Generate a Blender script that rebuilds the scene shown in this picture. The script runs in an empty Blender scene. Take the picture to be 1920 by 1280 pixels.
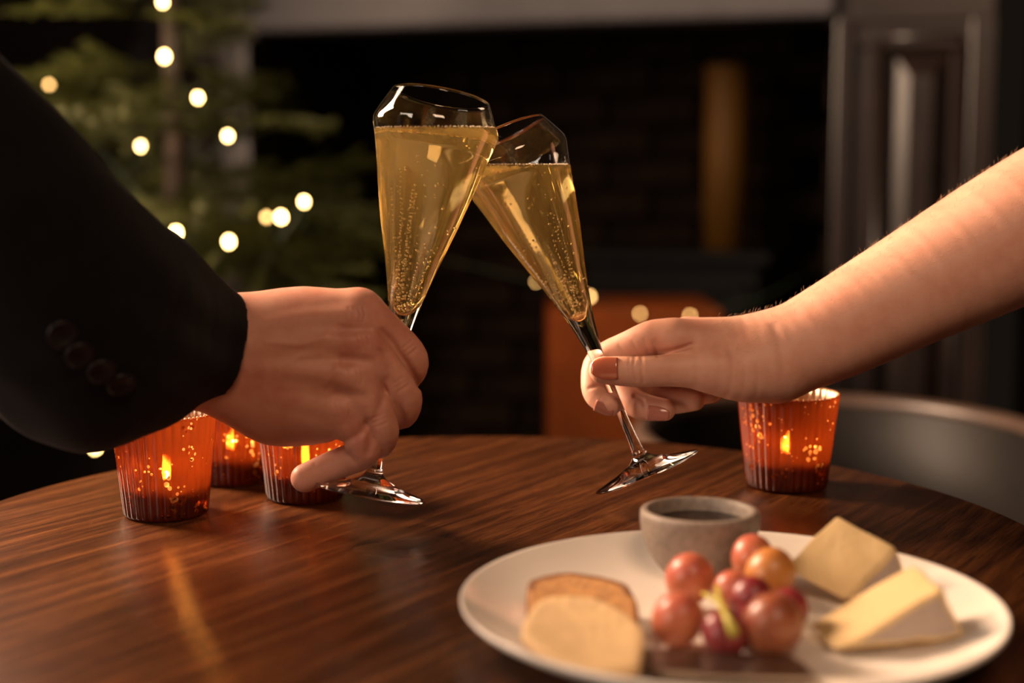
import bpy, bmesh, math, random
import numpy as np
from mathutils import Vector, Matrix

# ------------------------------------------------------------------ camera, world, lights, exposure
SC = bpy.context.scene
COL = SC.collection
F = 2667.0                      # focal length in pixels of the 1920x1280 frame
TH = 0.1165                     # camera pitch below the horizontal
TZ = 0.74                       # table top height
ZC = TZ + 0.2083                # camera height
D0 = 0.844                      # focus distance, where the glasses meet
ZO = 0.0                        # depth offset of the group being built, in reference pixels
PX = D0 / F                     # one pixel at the focus distance, in metres
CT, ST = math.cos(TH), math.sin(TH)

cam_data = bpy.data.cameras.new('camera')
cam = bpy.data.objects.new('camera', cam_data)
COL.objects.link(cam)
cam.location = (0, 0, ZC)
cam.rotation_euler = (math.pi / 2 - TH, 0, 0)
cam_data.sensor_width = 36.0
cam_data.lens = 36.0 * F / 1920.0
cam_data.clip_start = 0.02
cam_data.dof.use_dof = True
cam_data.dof.focus_distance = D0 + 0.009
cam_data.dof.aperture_fstop = 3.2
SC.camera = cam

world = bpy.data.worlds.new('world')
SC.world = world
world.use_nodes = True
world.node_tree.nodes['Background'].inputs[0].default_value = (1.0, 0.72, 0.5, 1)
world.node_tree.nodes['Background'].inputs[1].default_value = 0.006


def area_light(name, loc, target, size, power, color):
    l = bpy.data.lights.new(name, 'AREA')
    l.shape = 'RECTANGLE'
    l.size, l.size_y = size
    l.energy = power
    l.color = color
    o = bpy.data.objects.new(name, l)
    COL.objects.link(o)
    o.location = loc
    o.rotation_euler = (Vector(target) - Vector(loc)).to_track_quat('-Z', 'Y').to_euler()
    return o


area_light('window_light', (-1.35, 1.55, TZ + 0.82), (0, 0.82, TZ + 0.08), (0.5, 1.15), 134.0, (1.0, 0.69, 0.47))
area_light('far_window_light', (-1.7, -0.35, TZ + 0.62), (0.0, 0.8, TZ), (0.9, 0.9), 15.0, (1.0, 0.80, 0.66))
area_light('fill_light', (0.25, -0.45, TZ + 1.15), (0.0, 0.9, TZ), (0.5, 0.5), 7.8, (1.0, 0.65, 0.42))  # added warm fill from above and behind the camera, not a lamp of the room

SC.view_settings.view_transform = 'Standard'
SC.view_settings.look = 'None'
SC.view_settings.gamma = 1.0
SC.view_settings.use_curve_mapping = False
SC.view_settings.exposure = 0.38
try:
    SC.cycles.use_denoising = True
    SC.cycles.sample_clamp_indirect = 6.0
    SC.cycles.max_bounces = 14
    SC.cycles.transmission_bounces = 14
    SC.cycles.transparent_max_bounces = 16
except Exception:
    pass

R = random.Random(7)
RN = np.random.RandomState(5)


# ------------------------------------------------------------------ helpers
def cpt(px, py, dz=0.0):
    """pixel + depth offset (in reference pixels) -> camera-space point (x right, y up, depth)"""
    d = D0 + (dz + ZO) * PX
    return np.array([(px - 960) / F * d, -(py - 640) / F * d, d])


def c2w(P):
    P = np.asarray(P, float)
    x, u, d = P[..., 0], P[..., 1], P[..., 2]
    return np.stack([x, d * CT + u * ST, ZC - d * ST + u * CT], -1)


def at(px, py, dz=0.0):
    return Vector(c2w(cpt(px, py, dz)))


def aty(px, py, Y):
    """pixel -> world point on the vertical plane at distance Y"""
    a = c2w(np.array([(px - 960) / F, -(py - 640) / F, 1.0])) - np.array([0, 0, ZC])
    k = Y / a[1]
    return Vector((a[0] * k, Y, ZC + a[2] * k))


def atz(px, py, z):
    """pixel -> world point on the horizontal plane z"""
    a = c2w(np.array([(px - 960) / F, -(py - 640) / F, 1.0])) - np.array([0, 0, ZC])
    k = (z - ZC) / a[2]
    return Vector((a[0] * k, a[1] * k, z))


def empty(name, loc, label=None, cat=None, group=None, kind=None, rot=None):
    o = bpy.data.objects.new(name, None)
    COL.objects.link(o)
    o.location = loc
    o.empty_display_size = 0.02
    if rot is not None:
        o.rotation_euler = rot
    return tag(o, label, cat, group, kind)


def tag(o, label=None, cat=None, group=None, kind=None):
    if label: o['label'] = label
    if cat: o['category'] = cat
    if group: o['group'] = group
    if kind: o['kind'] = kind
    return o


def mesh_data(name, verts, faces, mat=None, smooth=True):
    me = bpy.data.meshes.new(name)
    me.from_pydata([tuple(map(float, v)) for v in verts], [], [tuple(int(i) for i in f) for f in faces])
    me.update()
    if mat:
        for m in (mat if isinstance(mat, (list, tuple)) else [mat]):
            me.materials.append(m)
    if smooth:
        me.polygons.foreach_set('use_smooth', [True] * len(me.polygons))
    return me


def place(name, me, parent=None, loc=(0, 0, 0), rot=(0, 0, 0), scale=(1, 1, 1)):
    o = bpy.data.objects.new(name, me)
    COL.objects.link(o)
    o.parent = parent
    o.location = loc
    o.rotation_euler = rot
    o.scale = scale
    return o


def obj(name, verts, faces, mat=None, parent=None, smooth=True, world=True):
    """one mesh object; world-space vertices are moved into the parent's space"""
    v = np.asarray(verts, float)
    if parent is not None and world:
        v = v - np.array(parent.location)
    return place(name, mesh_data(name, v, faces, mat, smooth), parent)


def lathe(profile, seg=64, rib=None, closed=False):
    """profile of (r, z) -> verts, faces. rib(angle, i) scales the radius"""
    vs, fs = [], []
    n = len(profile)
    for i, (r, z) in enumerate(profile):
        for k in range(seg):
            a = 2 * math.pi * k / seg
            rr = r * (rib(a, i) if rib else 1.0)
            vs.append((rr * math.cos(a), rr * math.sin(a), z))
    for i in range(n - 1 if not closed else n):
        j = (i + 1) % n
        for k in range(seg):
            k2 = (k + 1) % seg
            fs.append((i * seg + k, i * seg + k2, j * seg + k2, j * seg + k))
    return vs, fs


def smooth_profile(pts, n=4):
    """Catmull-Rom through the (r, z) points"""
    out = []
    P = [np.array(p, float) for p in pts]
    for i in range(len(P) - 1):
        p0 = P[max(i - 1, 0)]; p1 = P[i]; p2 = P[i + 1]; p3 = P[min(i + 2, len(P) - 1)]
        for k in range(n):
            t = k / n
            out.append(0.5 * ((2 * p1) + (-p0 + p2) * t + (2 * p0 - 5 * p1 + 4 * p2 - p3) * t * t + (-p0 + 3 * p1 - 3 * p2 + p3) * t ** 3))
    out.append(P[-1])
    return [tuple(o) for o in out]


def box(c, s):
    x, y, z = c; a, b, d = s[0] / 2, s[1] / 2, s[2] / 2
    vs = [(x + i * a, y + j * b, z + k * d) for i in (-1, 1) for j in (-1, 1) for k in (-1, 1)]
    return vs, [(0, 1, 3, 2), (4, 6, 7, 5), (0, 4, 5, 1), (2, 3, 7, 6), (0, 2, 6, 4), (1, 5, 7, 3)]


def bev_box(c, s, bevel=0.004, seg=2):
    bm = bmesh.new()
    vs, fs = box((0, 0, 0), s)
    bv = [bm.verts.new(v) for v in vs]
    for f in fs: bm.faces.new([bv[i] for i in f])
    bmesh.ops.recalc_face_normals(bm, faces=bm.faces)
    if bevel > 0:
        bmesh.ops.bevel(bm, geom=list(bm.edges), offset=bevel, segments=seg, affect='EDGES', profile=0.5)
    bm.verts.index_update()
    out = [(v.co.x + c[0], v.co.y + c[1], v.co.z + c[2]) for v in bm.verts], [[v.index for v in f.verts] for f in bm.faces]
    bm.free()
    return out


def tube(points, radii, seg=10, cap=True):
    P = [Vector(p) for p in points]
    n = len(P)
    if not hasattr(radii, '__len__'): radii = [radii] * n
    vs, fs = [], []
    up = Vector((0, 0, 1))
    for i in range(n):
        t = (P[min(i + 1, n - 1)] - P[max(i - 1, 0)]).normalized()
        if abs(t.dot(up)) > 0.95: up = Vector((1, 0, 0))
        b = t.cross(up).normalized(); nn = b.cross(t)
        up = nn
        for k in range(seg):
            a = 2 * math.pi * k / seg
            vs.append(P[i] + (b * math.cos(a) + nn * math.sin(a)) * radii[i])
    for i in range(n - 1):
        for k in range(seg):
            k2 = (k + 1) % seg
            fs.append((i * seg + k, i * seg + k2, (i + 1) * seg + k2, (i + 1) * seg + k))
    if cap:
        fs.append(tuple(range(seg))[::-1]); fs.append(tuple((n - 1) * seg + k for k in range(seg)))
    return vs, fs


def uv_sphere(r=1.0, seg=16, rings=10, sz=1.0):
    prof = [(max(1e-5, r * math.sin(math.pi * i / rings)), -r * sz * math.cos(math.pi * i / rings)) for i in range(rings + 1)]
    return lathe(prof, seg)


def ico(r=1.0, sub=1):
    bm = bmesh.new(); bmesh.ops.create_icosphere(bm, subdivisions=sub, radius=r)
    bm.verts.index_update()
    out = np.array([v.co[:] for v in bm.verts]), np.array([[v.index for v in f.verts] for f in bm.faces])
    bm.free()
    return out


def join(parts):
    vs, fs = [], []
    for v, f in parts:
        o = len(vs); vs.extend(list(v)); fs.extend([tuple(i + o for i in q) for q in f])
    return vs, fs


# ------------------------------------------------------------------ materials
def new_mat(name):
    m = bpy.data.materials.new(name)
    m.use_nodes = True
    nt = m.node_tree
    return m, nt, nt.nodes['Principled BSDF'], nt.nodes['Material Output']


def N(nt, kind, **kw):
    n = nt.nodes.new(kind)
    for k, v in kw.items():
        if k in n.inputs:
            n.inputs[k].default_value = v
        else:
            setattr(n, k, v)
    return n


def setin(n, **kw):
    for k, v in kw.items():
        k = k.replace('_', ' ')
        if k in n.inputs:
            n.inputs[k].default_value = v


def ramp(nt, stops, interp='LINEAR'):
    r = nt.nodes.new('ShaderNodeValToRGB')
    r.color_ramp.interpolation = interp
    el = r.color_ramp.elements
    while len(el) < len(stops): el.new(0.5)
    for e, (p, c) in zip(el, stops):
        e.position = p; e.color = (*c, 1)
    return r


def simple(name, col, rough=0.5, var=0.0, scale=40.0, bump=0.0, bscale=200.0, **kw):
    m, nt, b, out = new_mat(name)
    setin(b, Base_Color=(*col, 1), Roughness=rough, **kw)
    tc = N(nt, 'ShaderNodeTexCoord')
    if var > 0:
        nz = N(nt, 'ShaderNodeTexNoise', Scale=scale, Detail=4.0)
        nt.links.new(tc.outputs['Object'], nz.inputs['Vector'])
        r = ramp(nt, [(0.25, tuple(c * (1 - var) for c in col)), (0.75, tuple(min(1, c * (1 + var)) for c in col))])
        nt.links.new(nz.outputs['Fac'], r.inputs['Fac'])
        nt.links.new(r.outputs['Color'], b.inputs['Base Color'])
    if bump > 0:
        nz2 = N(nt, 'ShaderNodeTexNoise', Scale=bscale, Detail=5.0)
        nt.links.new(tc.outputs['Object'], nz2.inputs['Vector'])
        bp = N(nt, 'ShaderNodeBump', Strength=bump, Distance=0.002)
        nt.links.new(nz2.outputs['Fac'], bp.inputs['Height'])
        nt.links.new(bp.outputs['Normal'], b.inputs['Normal'])
    return m


def emit(name, col, strength):
    m, nt, b, out = new_mat(name)
    setin(b, Base_Color=(*col, 1), Roughness=0.4)
    b.inputs['Emission Color'].default_value = (*col, 1)
    b.inputs['Emission Strength'].default_value = strength
    return m


def skin_mat(name, base, deep, light):
    m, nt, b, out = new_mat(name)
    tc = N(nt, 'ShaderNodeTexCoord')
    n1 = N(nt, 'ShaderNodeTexNoise', Scale=38.0, Detail=5.0, Roughness=0.6)
    nt.links.new(tc.outputs['Object'], n1.inputs['Vector'])
    r = ramp(nt, [(0.3, deep), (0.5, base), (0.72, light)])
    nt.links.new(n1.outputs['Fac'], r.inputs['Fac'])
    nt.links.new(r.outputs['Color'], b.inputs['Base Color'])
    setin(b, Roughness=0.46, IOR=1.4)
    b.inputs['Specular IOR Level'].default_value = 0.35
    b.inputs['Subsurface Weight'].default_value = 0.22
    b.inputs['Subsurface Radius'].default_value = (1.0, 0.36, 0.2)
    b.inputs['Subsurface Scale'].default_value = 0.006
    n2 = N(nt, 'ShaderNodeTexNoise', Scale=1600.0, Detail=3.0)
    v2 = N(nt, 'ShaderNodeTexVoronoi', Scale=1500.0)
    nt.links.new(tc.outputs['Object'], n2.inputs['Vector'])
    nt.links.new(tc.outputs['Object'], v2.inputs['Vector'])
    mx = N(nt, 'ShaderNodeMath', operation='ADD')
    nt.links.new(n2.outputs['Fac'], mx.inputs[0]); nt.links.new(v2.outputs['Distance'], mx.inputs[1])
    bp = N(nt, 'ShaderNodeBump', Strength=0.10, Distance=0.0005)
    nt.links.new(mx.outputs[0], bp.inputs['Height'])
    nt.links.new(bp.outputs['Normal'], b.inputs['Normal'])
    return m


M = {}
M['skin_woman'] = skin_mat('skin_fair', (0.60, 0.305, 0.21), (0.54, 0.25, 0.17), (0.64, 0.345, 0.245))
M['skin_man'] = skin_mat('skin_warm', (0.56, 0.255, 0.175), (0.47, 0.18, 0.125), (0.60, 0.30, 0.21))
M['polish'] = simple('nail_polish', (0.44, 0.12, 0.065), 0.18)
M['polish'].node_tree.nodes['Principled BSDF'].inputs['Coat Weight'].default_value = 0.8
M['nail'] = simple('nail_nude', (0.40, 0.15, 0.105), 0.15)
M['jacket'] = simple('jacket_wool', (0.0028, 0.0022, 0.0028), 0.85, Specular_IOR_Level=0.15, var=0.35, scale=90, bump=0.5, bscale=900)
M['jacket'].node_tree.nodes['Principled BSDF'].inputs['Sheen Weight'].default_value = 0.03
M['button'] = simple('button_horn', (0.010, 0.0065, 0.006), 0.45, Specular_IOR_Level=0.2)
M['hair'] = simple('arm_hair', (0.35, 0.2, 0.1), 0.5)


def glass_mat(name, col=(1, 1, 1), ior=1.5, rough=0.0):
    m, nt, b, out = new_mat(name)
    nt.nodes.remove(b)
    g = N(nt, 'ShaderNodeBsdfGlass', Roughness=rough, IOR=ior)
    g.inputs['Color'].default_value = (*col, 1)
    nt.links.new(g.outputs[0], out.inputs['Surface'])
    return m


M['glass'] = glass_mat('clear_glass', (1, 1, 1), 1.5)
M['bubble'] = glass_mat('bubble_air', (1, 1, 1), 0.76)


def champagne_mat():
    m, nt, b, out = new_mat('champagne_liquid')
    nt.nodes.remove(b)
    g = N(nt, 'ShaderNodeBsdfGlass', Roughness=0.0, IOR=1.34)
    g.inputs['Color'].default_value = (1.0, 0.89, 0.60, 1)
    t = N(nt, 'ShaderNodeBsdfTranslucent'); t.inputs['Color'].default_value = (1.0, 0.74, 0.30, 1)
    d = N(nt, 'ShaderNodeBsdfDiffuse'); d.inputs['Color'].default_value = (0.95, 0.68, 0.28, 1)
    mx0 = N(nt, 'ShaderNodeMixShader'); mx0.inputs[0].default_value = 0.35
    nt.links.new(t.outputs[0], mx0.inputs[1]); nt.links.new(d.outputs[0], mx0.inputs[2])
    mx = N(nt, 'ShaderNodeMixShader')
    # bubble haze, thickened towards the top to put a brighter glow into the wine
    tc = N(nt, 'ShaderNodeTexCoord'); sp = N(nt, 'ShaderNodeSeparateXYZ')
    nt.links.new(tc.outputs['Object'], sp.inputs[0])
    mr = N(nt, 'ShaderNodeMapRange')
    mr.inputs['From Min'].default_value = 0.115; mr.inputs['From Max'].default_value = 0.20
    mr.inputs['To Min'].default_value = 0.06; mr.inputs['To Max'].default_value = 0.20
    nt.links.new(sp.outputs['Z'], mr.inputs['Value']); nt.links.new(mr.outputs[0], mx.inputs[0])
    nt.links.new(g.outputs[0], mx.inputs[1]); nt.links.new(mx0.outputs[0], mx.inputs[2])
    nt.links.new(mx.outputs[0], out.inputs['Surface'])
    return m


M['champagne'] = champagne_mat()
M['foam'] = simple('champagne_foam', (0.85, 0.70, 0.52), 0.35)


def table_mat():
    m, nt, b, out = new_mat('stained_oak')
    tc = N(nt, 'ShaderNodeTexCoord')
    mp = N(nt, 'ShaderNodeMapping')
    mp.inputs['Rotation'].default_value = (0, 0, math.radians(-57))
    nt.links.new(tc.outputs['Object'], mp.inputs['Vector'])
    st = N(nt, 'ShaderNodeVectorMath', operation='MULTIPLY'); st.inputs[1].default_value = (1.0, 22.0, 1.0)
    nt.links.new(mp.outputs[0], st.inputs[0])
    wv = N(nt, 'ShaderNodeTexNoise', Scale=5.0, Detail=6.0, Roughness=0.62, Distortion=0.5)
    nt.links.new(st.outputs[0], wv.inputs['Vector'])
    st2 = N(nt, 'ShaderNodeVectorMath', operation='MULTIPLY'); st2.inputs[1].default_value = (1.0, 26.0, 1.0)
    nt.links.new(mp.outputs[0], st2.inputs[0])
    pore = N(nt, 'ShaderNodeTexNoise', Scale=34.0, Detail=4.0, Roughness=0.7)
    nt.links.new(st2.outputs[0], pore.inputs['Vector'])
    big = N(nt, 'ShaderNodeTexNoise', Scale=5.0, Detail=2.0)
    nt.links.new(tc.outputs['Object'], big.inputs['Vector'])
    r = ramp(nt, [(0.25, (0.020, 0.0055, 0.0018)), (0.46, (0.052, 0.0155, 0.0045)), (0.6, (0.092, 0.030, 0.0085)), (0.8, (0.17, 0.060, 0.016))])
    nt.links.new(wv.outputs['Fac'], r.inputs['Fac'])
    pr = ramp(nt, [(0.38, (0.22, 0.19, 0.17)), (0.49, (1, 1, 1))])
    nt.links.new(pore.outputs['Fac'], pr.inputs['Fac'])
    mul = N(nt, 'ShaderNodeMix', data_type='RGBA', blend_type='MULTIPLY'); mul.inputs[0].default_value = 0.85
    nt.links.new(r.outputs['Color'], mul.inputs[6]); nt.links.new(pr.outputs['Color'], mul.inputs[7])
    nt.links.new(mul.outputs[2], b.inputs['Base Color'])
    rr = N(nt, 'ShaderNodeMapRange'); rr.inputs['To Min'].default_value = 0.17; rr.inputs['To Max'].default_value = 0.34
    nt.links.new(big.outputs['Fac'], rr.inputs['Value'])
    nt.links.new(rr.outputs[0], b.inputs['Roughness'])
    b.inputs['Specular IOR Level'].default_value = 0.30
    bp = N(nt, 'ShaderNodeBump', Strength=0.45, Distance=0.0007)
    nt.links.new(pore.outputs['Fac'], bp.inputs['Height'])
    nt.links.new(bp.outputs['Normal'], b.inputs['Normal'])
    return m


M['table'] = table_mat()
M['plate'] = simple('white_porcelain', (0.84, 0.76, 0.67), 0.12)
M['stoneware'] = simple('grey_stoneware', (0.24, 0.185, 0.145), 0.55, var=0.25, scale=300, bump=0.1, bscale=500)
M['chutney'] = simple('dark_chutney', (0.018, 0.008, 0.006), 0.25, var=0.5, scale=200, bump=0.6, bscale=180)
M['iron'] = simple('black_iron', (0.005, 0.005, 0.005), 0.6, Specular_IOR_Level=0.15, var=0.2, scale=30)
M['knife'] = simple('brushed_steel', (0.24, 0.19, 0.15), 0.36, Metallic=1.0)
M['tan_bread'] = simple('toasted_bread', (0.52, 0.25, 0.085), 0.75, var=0.3, scale=140, bump=0.7, bscale=300)
M['crust'] = simple('bread_crust', (0.22, 0.075, 0.02), 0.7, var=0.3, scale=140, bump=0.6, bscale=300)
M['cracker'] = simple('pale_cracker', (0.75, 0.50, 0.25), 0.7, var=0.10, scale=90, bump=0.5, bscale=250)
M['stem'] = simple('grape_stem', (0.42, 0.36, 0.05), 0.5, var=0.25, scale=150)
M['wax'] = simple('tea_light_wax', (0.55, 0.35, 0.2), 0.45)
M['tin'] = simple('aluminium_cup', (0.5, 0.45, 0.4), 0.35, Metallic=1.0)
M['wick'] = simple('burnt_wick', (0.01, 0.008, 0.006), 0.9)
M['flame'] = emit('candle_flame', (1.0, 0.60, 0.26), 150.0)
M['bulb'] = emit('warm_bulb', (1.0, 0.62, 0.22), 30.0)
M['bulb_dim'] = emit('dim_bulb', (1.0, 0.55, 0.18), 11.0)
M['wire'] = simple('green_wire', (0.015, 0.03, 0.012), 0.6)
M['bark'] = simple('bark', (0.03, 0.016, 0.008), 0.85, var=0.3, scale=60)
M['needle'] = simple('fir_needles', (0.031, 0.035, 0.003), 0.6, Specular_IOR_Level=0.2, var=0.55, scale=30)
M['stone'] = simple('grey_stone', (0.056, 0.052, 0.059), 0.6, var=0.25, scale=9, bump=0.4, bscale=40)
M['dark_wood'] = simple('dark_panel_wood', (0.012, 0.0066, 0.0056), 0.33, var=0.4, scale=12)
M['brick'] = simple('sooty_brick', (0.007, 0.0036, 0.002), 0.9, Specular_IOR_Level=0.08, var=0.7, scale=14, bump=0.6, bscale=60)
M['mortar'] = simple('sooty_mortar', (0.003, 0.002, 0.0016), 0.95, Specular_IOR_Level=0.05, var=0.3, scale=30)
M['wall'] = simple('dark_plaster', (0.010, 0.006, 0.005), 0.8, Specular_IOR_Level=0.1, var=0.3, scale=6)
M['floor'] = simple('floor_boards', (0.03, 0.016, 0.010), 0.5, var=0.3, scale=8)
M['chair'] = simple('chair_veneer', (0.008, 0.0062, 0.0052), 0.5, Specular_IOR_Level=0.14, var=0.4, scale=10)
M['chair_rim'] = simple('chair_rim_wood', (0.055, 0.032, 0.022), 0.4, var=0.2, scale=20)
M['orange'] = simple('rust_upholstery', (0.14, 0.030, 0.0045), 0.75, Specular_IOR_Level=0.1, var=0.2, scale=25)
M['amber_wax'] = simple('amber_wax', (0.09, 0.038, 0.002), 0.65, Specular_IOR_Level=0.25, var=0.15, scale=10)


def mercury_mat(name, inner):
    """amber mercury glass: ribbed coating that lets the flame glow through, with clear speckles"""
    m, nt, b, out = new_mat(name)
    tc = N(nt, 'ShaderNodeTexCoord')
    vor = N(nt, 'ShaderNodeTexVoronoi', Scale=260.0); vor.inputs['Randomness'].default_value = 1.0
    nt.links.new(tc.outputs['Object'], vor.inputs['Vector'])
    nz = N(nt, 'ShaderNodeTexNoise', Scale=55.0, Detail=2.0)
    nt.links.new(tc.outputs['Object'], nz.inputs['Vector'])
    thr = N(nt, 'ShaderNodeMapRange'); thr.inputs['From Min'].default_value = 0.42; thr.inputs['From Max'].default_value = 0.74
    thr.inputs['To Min'].default_value = 0.0; thr.inputs['To Max'].default_value = 0.60
    nt.links.new(nz.outputs['Fac'], thr.inputs['Value'])
    lt = N(nt, 'ShaderNodeMath', operation='LESS_THAN')
    nt.links.new(vor.outputs['Distance'], lt.inputs[0]); nt.links.new(thr.outputs[0], lt.inputs[1])
    tr = N(nt, 'ShaderNodeBsdfTranslucent'); tp = N(nt, 'ShaderNodeBsdfTransparent') if inner else N(nt, 'ShaderNodeBsdfRefraction', Roughness=0.42, IOR=1.10); hole = N(nt, 'ShaderNodeBsdfTransparent')
    if inner:
        setin(b, Base_Color=(0.85, 0.62, 0.42, 1), Metallic=1.0, Roughness=0.28)
        tr.inputs['Color'].default_value = (1.0, 0.62, 0.36, 1)
        tp.inputs['Color'].default_value = (1.0, 0.55, 0.25, 1)
        hole.inputs['Color'].default_value = (1.0, 0.86, 0.66, 1)
        f1, f2 = 0.6, 0.6
    else:
        setin(b, Base_Color=(0.055, 0.010, 0.004, 1), Metallic=0.0, Roughness=0.2)
        b.inputs['Coat Weight'].default_value = 0.5
        tr.inputs['Color'].default_value = (0.20, 0.035, 0.008, 1)
        tp.inputs['Color'].default_value = (0.50, 0.145, 0.04, 1)
        hole.inputs['Color'].default_value = (1.0, 0.72, 0.42, 1)
        f1, f2 = 0.5, 0.62
    mt = N(nt, 'ShaderNodeMixShader'); mt.inputs[0].default_value = f2
    nt.links.new(tr.outputs[0], mt.inputs[1]); nt.links.new(tp.outputs[0], mt.inputs[2])
    mb = N(nt, 'ShaderNodeMixShader'); mb.inputs[0].default_value = f1
    nt.links.new(b.outputs[0], mb.inputs[1]); nt.links.new(mt.outputs[0], mb.inputs[2])
    mh = N(nt, 'ShaderNodeMixShader')
    nt.links.new(lt.outputs[0], mh.inputs[0]); nt.links.new(mb.outputs[0], mh.inputs[1]); nt.links.new(hole.outputs[0], mh.inputs[2])
    nt.links.new(mh.outputs[0], out.inputs['Surface'])
    return m


M['merc_out'] = mercury_mat('amber_mercury_glass', False)
M['merc_in'] = mercury_mat('silvered_lining', True)


def cheese_mat(name, a, b_, sc):
    m = simple(name, a, 0.55, bump=0.3, bscale=200)
    nt = m.node_tree; b = nt.nodes['Principled BSDF']
    nz = N(nt, 'ShaderNodeTexNoise', Scale=sc, Detail=3.0)
    tc = [n for n in nt.nodes if n.type == 'TEX_COORD'][0]
    nt.links.new(tc.outputs['Object'], nz.inputs['Vector'])
    r = ramp(nt, [(0.40, a), (0.62, a), (0.74, b_)])
    nt.links.new(nz.outputs['Fac'], r.inputs['Fac'])
    nt.links.new(r.outputs['Color'], b.inputs['Base Color'])
    b.inputs['Subsurface Weight'].default_value = 0.15
    b.inputs['Subsurface Radius'].default_value = (1, 0.7, 0.3)
    b.inputs['Subsurface Scale'].default_value = 0.004
    return m


M['cheese'] = cheese_mat('cheese_paste', (0.60, 0.42, 0.20), (0.42, 0.30, 0.13), 45)
M['rind'] = cheese_mat('cheese_rind', (0.38, 0.30, 0.25), (0.25, 0.18, 0.14), 90)


def grape_mat(name, a, b_):
    m = simple(name, a, 0.38)
    nt = m.node_tree; b = nt.nodes['Principled BSDF']
    nz = N(nt, 'ShaderNodeTexNoise', Scale=55.0, Detail=3.0)
    tc = [n for n in nt.nodes if n.type == 'TEX_COORD'][0]
    nt.links.new(tc.outputs['Object'], nz.inputs['Vector'])
    r = ramp(nt, [(0.35, a), (0.68, b_)])
    nt.links.new(nz.outputs['Fac'], r.inputs['Fac'])
    nt.links.new(r.outputs['Color'], b.inputs['Base Color'])
    b.inputs['Subsurface Weight'].default_value = 0.4
    b.inputs['Subsurface Radius'].default_value = (1, 0.4, 0.2)
    b.inputs['Subsurface Scale'].default_value = 0.008
    return m


M['grape_pink'] = grape_mat('grape_pink', (0.42, 0.085, 0.06), (0.50, 0.17, 0.07))
M['grape_amber'] = grape_mat('grape_amber', (0.42, 0.15, 0.035), (0.48, 0.21, 0.05))
M['grape_brown'] = grape_mat('grape_brown', (0.22, 0.05, 0.025), (0.30, 0.10, 0.035))
M['grape_dark'] = grape_mat('grape_dark', (0.16, 0.012, 0.018), (0.25, 0.03, 0.03))

# ------------------------------------------------------------------ the room
FY = 2.90                       # front face of the fireplace
PIV = Vector((0.075, FY, 0)); YAW = math.radians(-15.5)     # the chimney wall stands askew, nearer on the right


def atl(px, py, Y):
    """pixel -> point on the plane y = Y of the chimney wall's own frame (before it is turned)"""
    rm = Matrix.Rotation(-YAW, 3, 'Z')
    d = Vector(c2w(np.array([(px - 960) / F, -(py - 640) / F, 1.0])) - np.array([0, 0, ZC]))
    o = rm @ (Vector((0, 0, ZC)) - PIV) + PIV; d = rm @ d
    return o + d * ((Y - o.y) / d.y)


tag(obj('floor', *box((0, 1.6, -0.02), (6.0, 6.4, 0.04)), M['floor'], smooth=False), kind='structure')
wl = atl(490, 300, FY).x         # left edge of the opening
wr = atl(1562, 300, FY).x        # right edge of the opening
ztop = atl(1000, 50, FY).z
# chimney breast: back wall around the opening
wb = empty('wall_back', (0, FY + 0.12, 0), kind='structure')
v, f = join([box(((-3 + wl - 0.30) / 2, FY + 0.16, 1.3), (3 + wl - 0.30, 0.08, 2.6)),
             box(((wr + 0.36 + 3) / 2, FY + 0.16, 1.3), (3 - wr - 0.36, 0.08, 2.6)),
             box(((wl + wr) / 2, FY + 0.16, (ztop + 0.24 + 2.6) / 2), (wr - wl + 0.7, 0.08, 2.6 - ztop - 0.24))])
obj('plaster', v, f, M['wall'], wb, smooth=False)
# the recess, lined with bricks
fb = empty('wall_firebox', ((wl + wr) / 2, FY + 0.55, 0), kind='structure')
by = FY + 0.62
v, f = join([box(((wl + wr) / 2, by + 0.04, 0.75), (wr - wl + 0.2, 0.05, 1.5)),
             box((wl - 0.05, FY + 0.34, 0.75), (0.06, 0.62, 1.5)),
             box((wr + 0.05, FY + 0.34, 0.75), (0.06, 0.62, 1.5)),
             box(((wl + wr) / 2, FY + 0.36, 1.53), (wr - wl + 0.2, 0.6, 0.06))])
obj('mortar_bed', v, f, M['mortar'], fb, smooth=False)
bw, bh = 0.215, 0.065
brick_me = mesh_data('brick', *bev_box((0, 0, 0), (bw, 0.05, bh), 0.005, 1), M['brick'], smooth=False)
k = 0
for row in range(19):
    zz = 0.04 + row * (bh + 0.011)
    for c in range(-1, 7):
        xx = wl + (c + (0.5 if row % 2 else 0.0)) * (bw + 0.011) + 0.06
        if xx < wl + 0.02 or xx > wr - 0.02: continue
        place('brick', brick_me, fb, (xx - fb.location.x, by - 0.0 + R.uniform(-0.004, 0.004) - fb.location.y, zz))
    for c in range(3):
        yy = FY + 0.12 + (c + (0.5 if row % 2 else 0.0)) * (bw + 0.011)
        if yy > by - 0.08: continue
        for sx in (wl - 0.01, wr + 0.01):
            place('brick', brick_me, fb, (sx - fb.location.x, yy - fb.location.y, zz), (0, 0, math.pi / 2))

# fire surround: lintel, pilasters
sur = empty('fire_surround', ((wl + wr) / 2, FY, 0.0), 'grey lintel and dark panelled pilasters framing the black fireplace opening', 'fireplace')
hgt = 0.20
vs, fs = bev_box((0, 0, 0), (wr - wl + 0.004, 0.16, hgt), 0.012, 2)
vs = [(x + (wl + wr) / 2, y + FY + 0.04, z + (ztop + hgt / 2) + 0.0 * x) for x, y, z in vs]
obj('lintel', vs, fs, M['stone'], sur, smooth=False)
obj('mantel_shelf', *bev_box(((wl + wr) / 2, FY - 0.03, ztop + hgt + 0.025), (wr - wl + 0.86, 0.34, 0.05), 0.008, 2), M['dark_wood'], sur, smooth=False)


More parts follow.
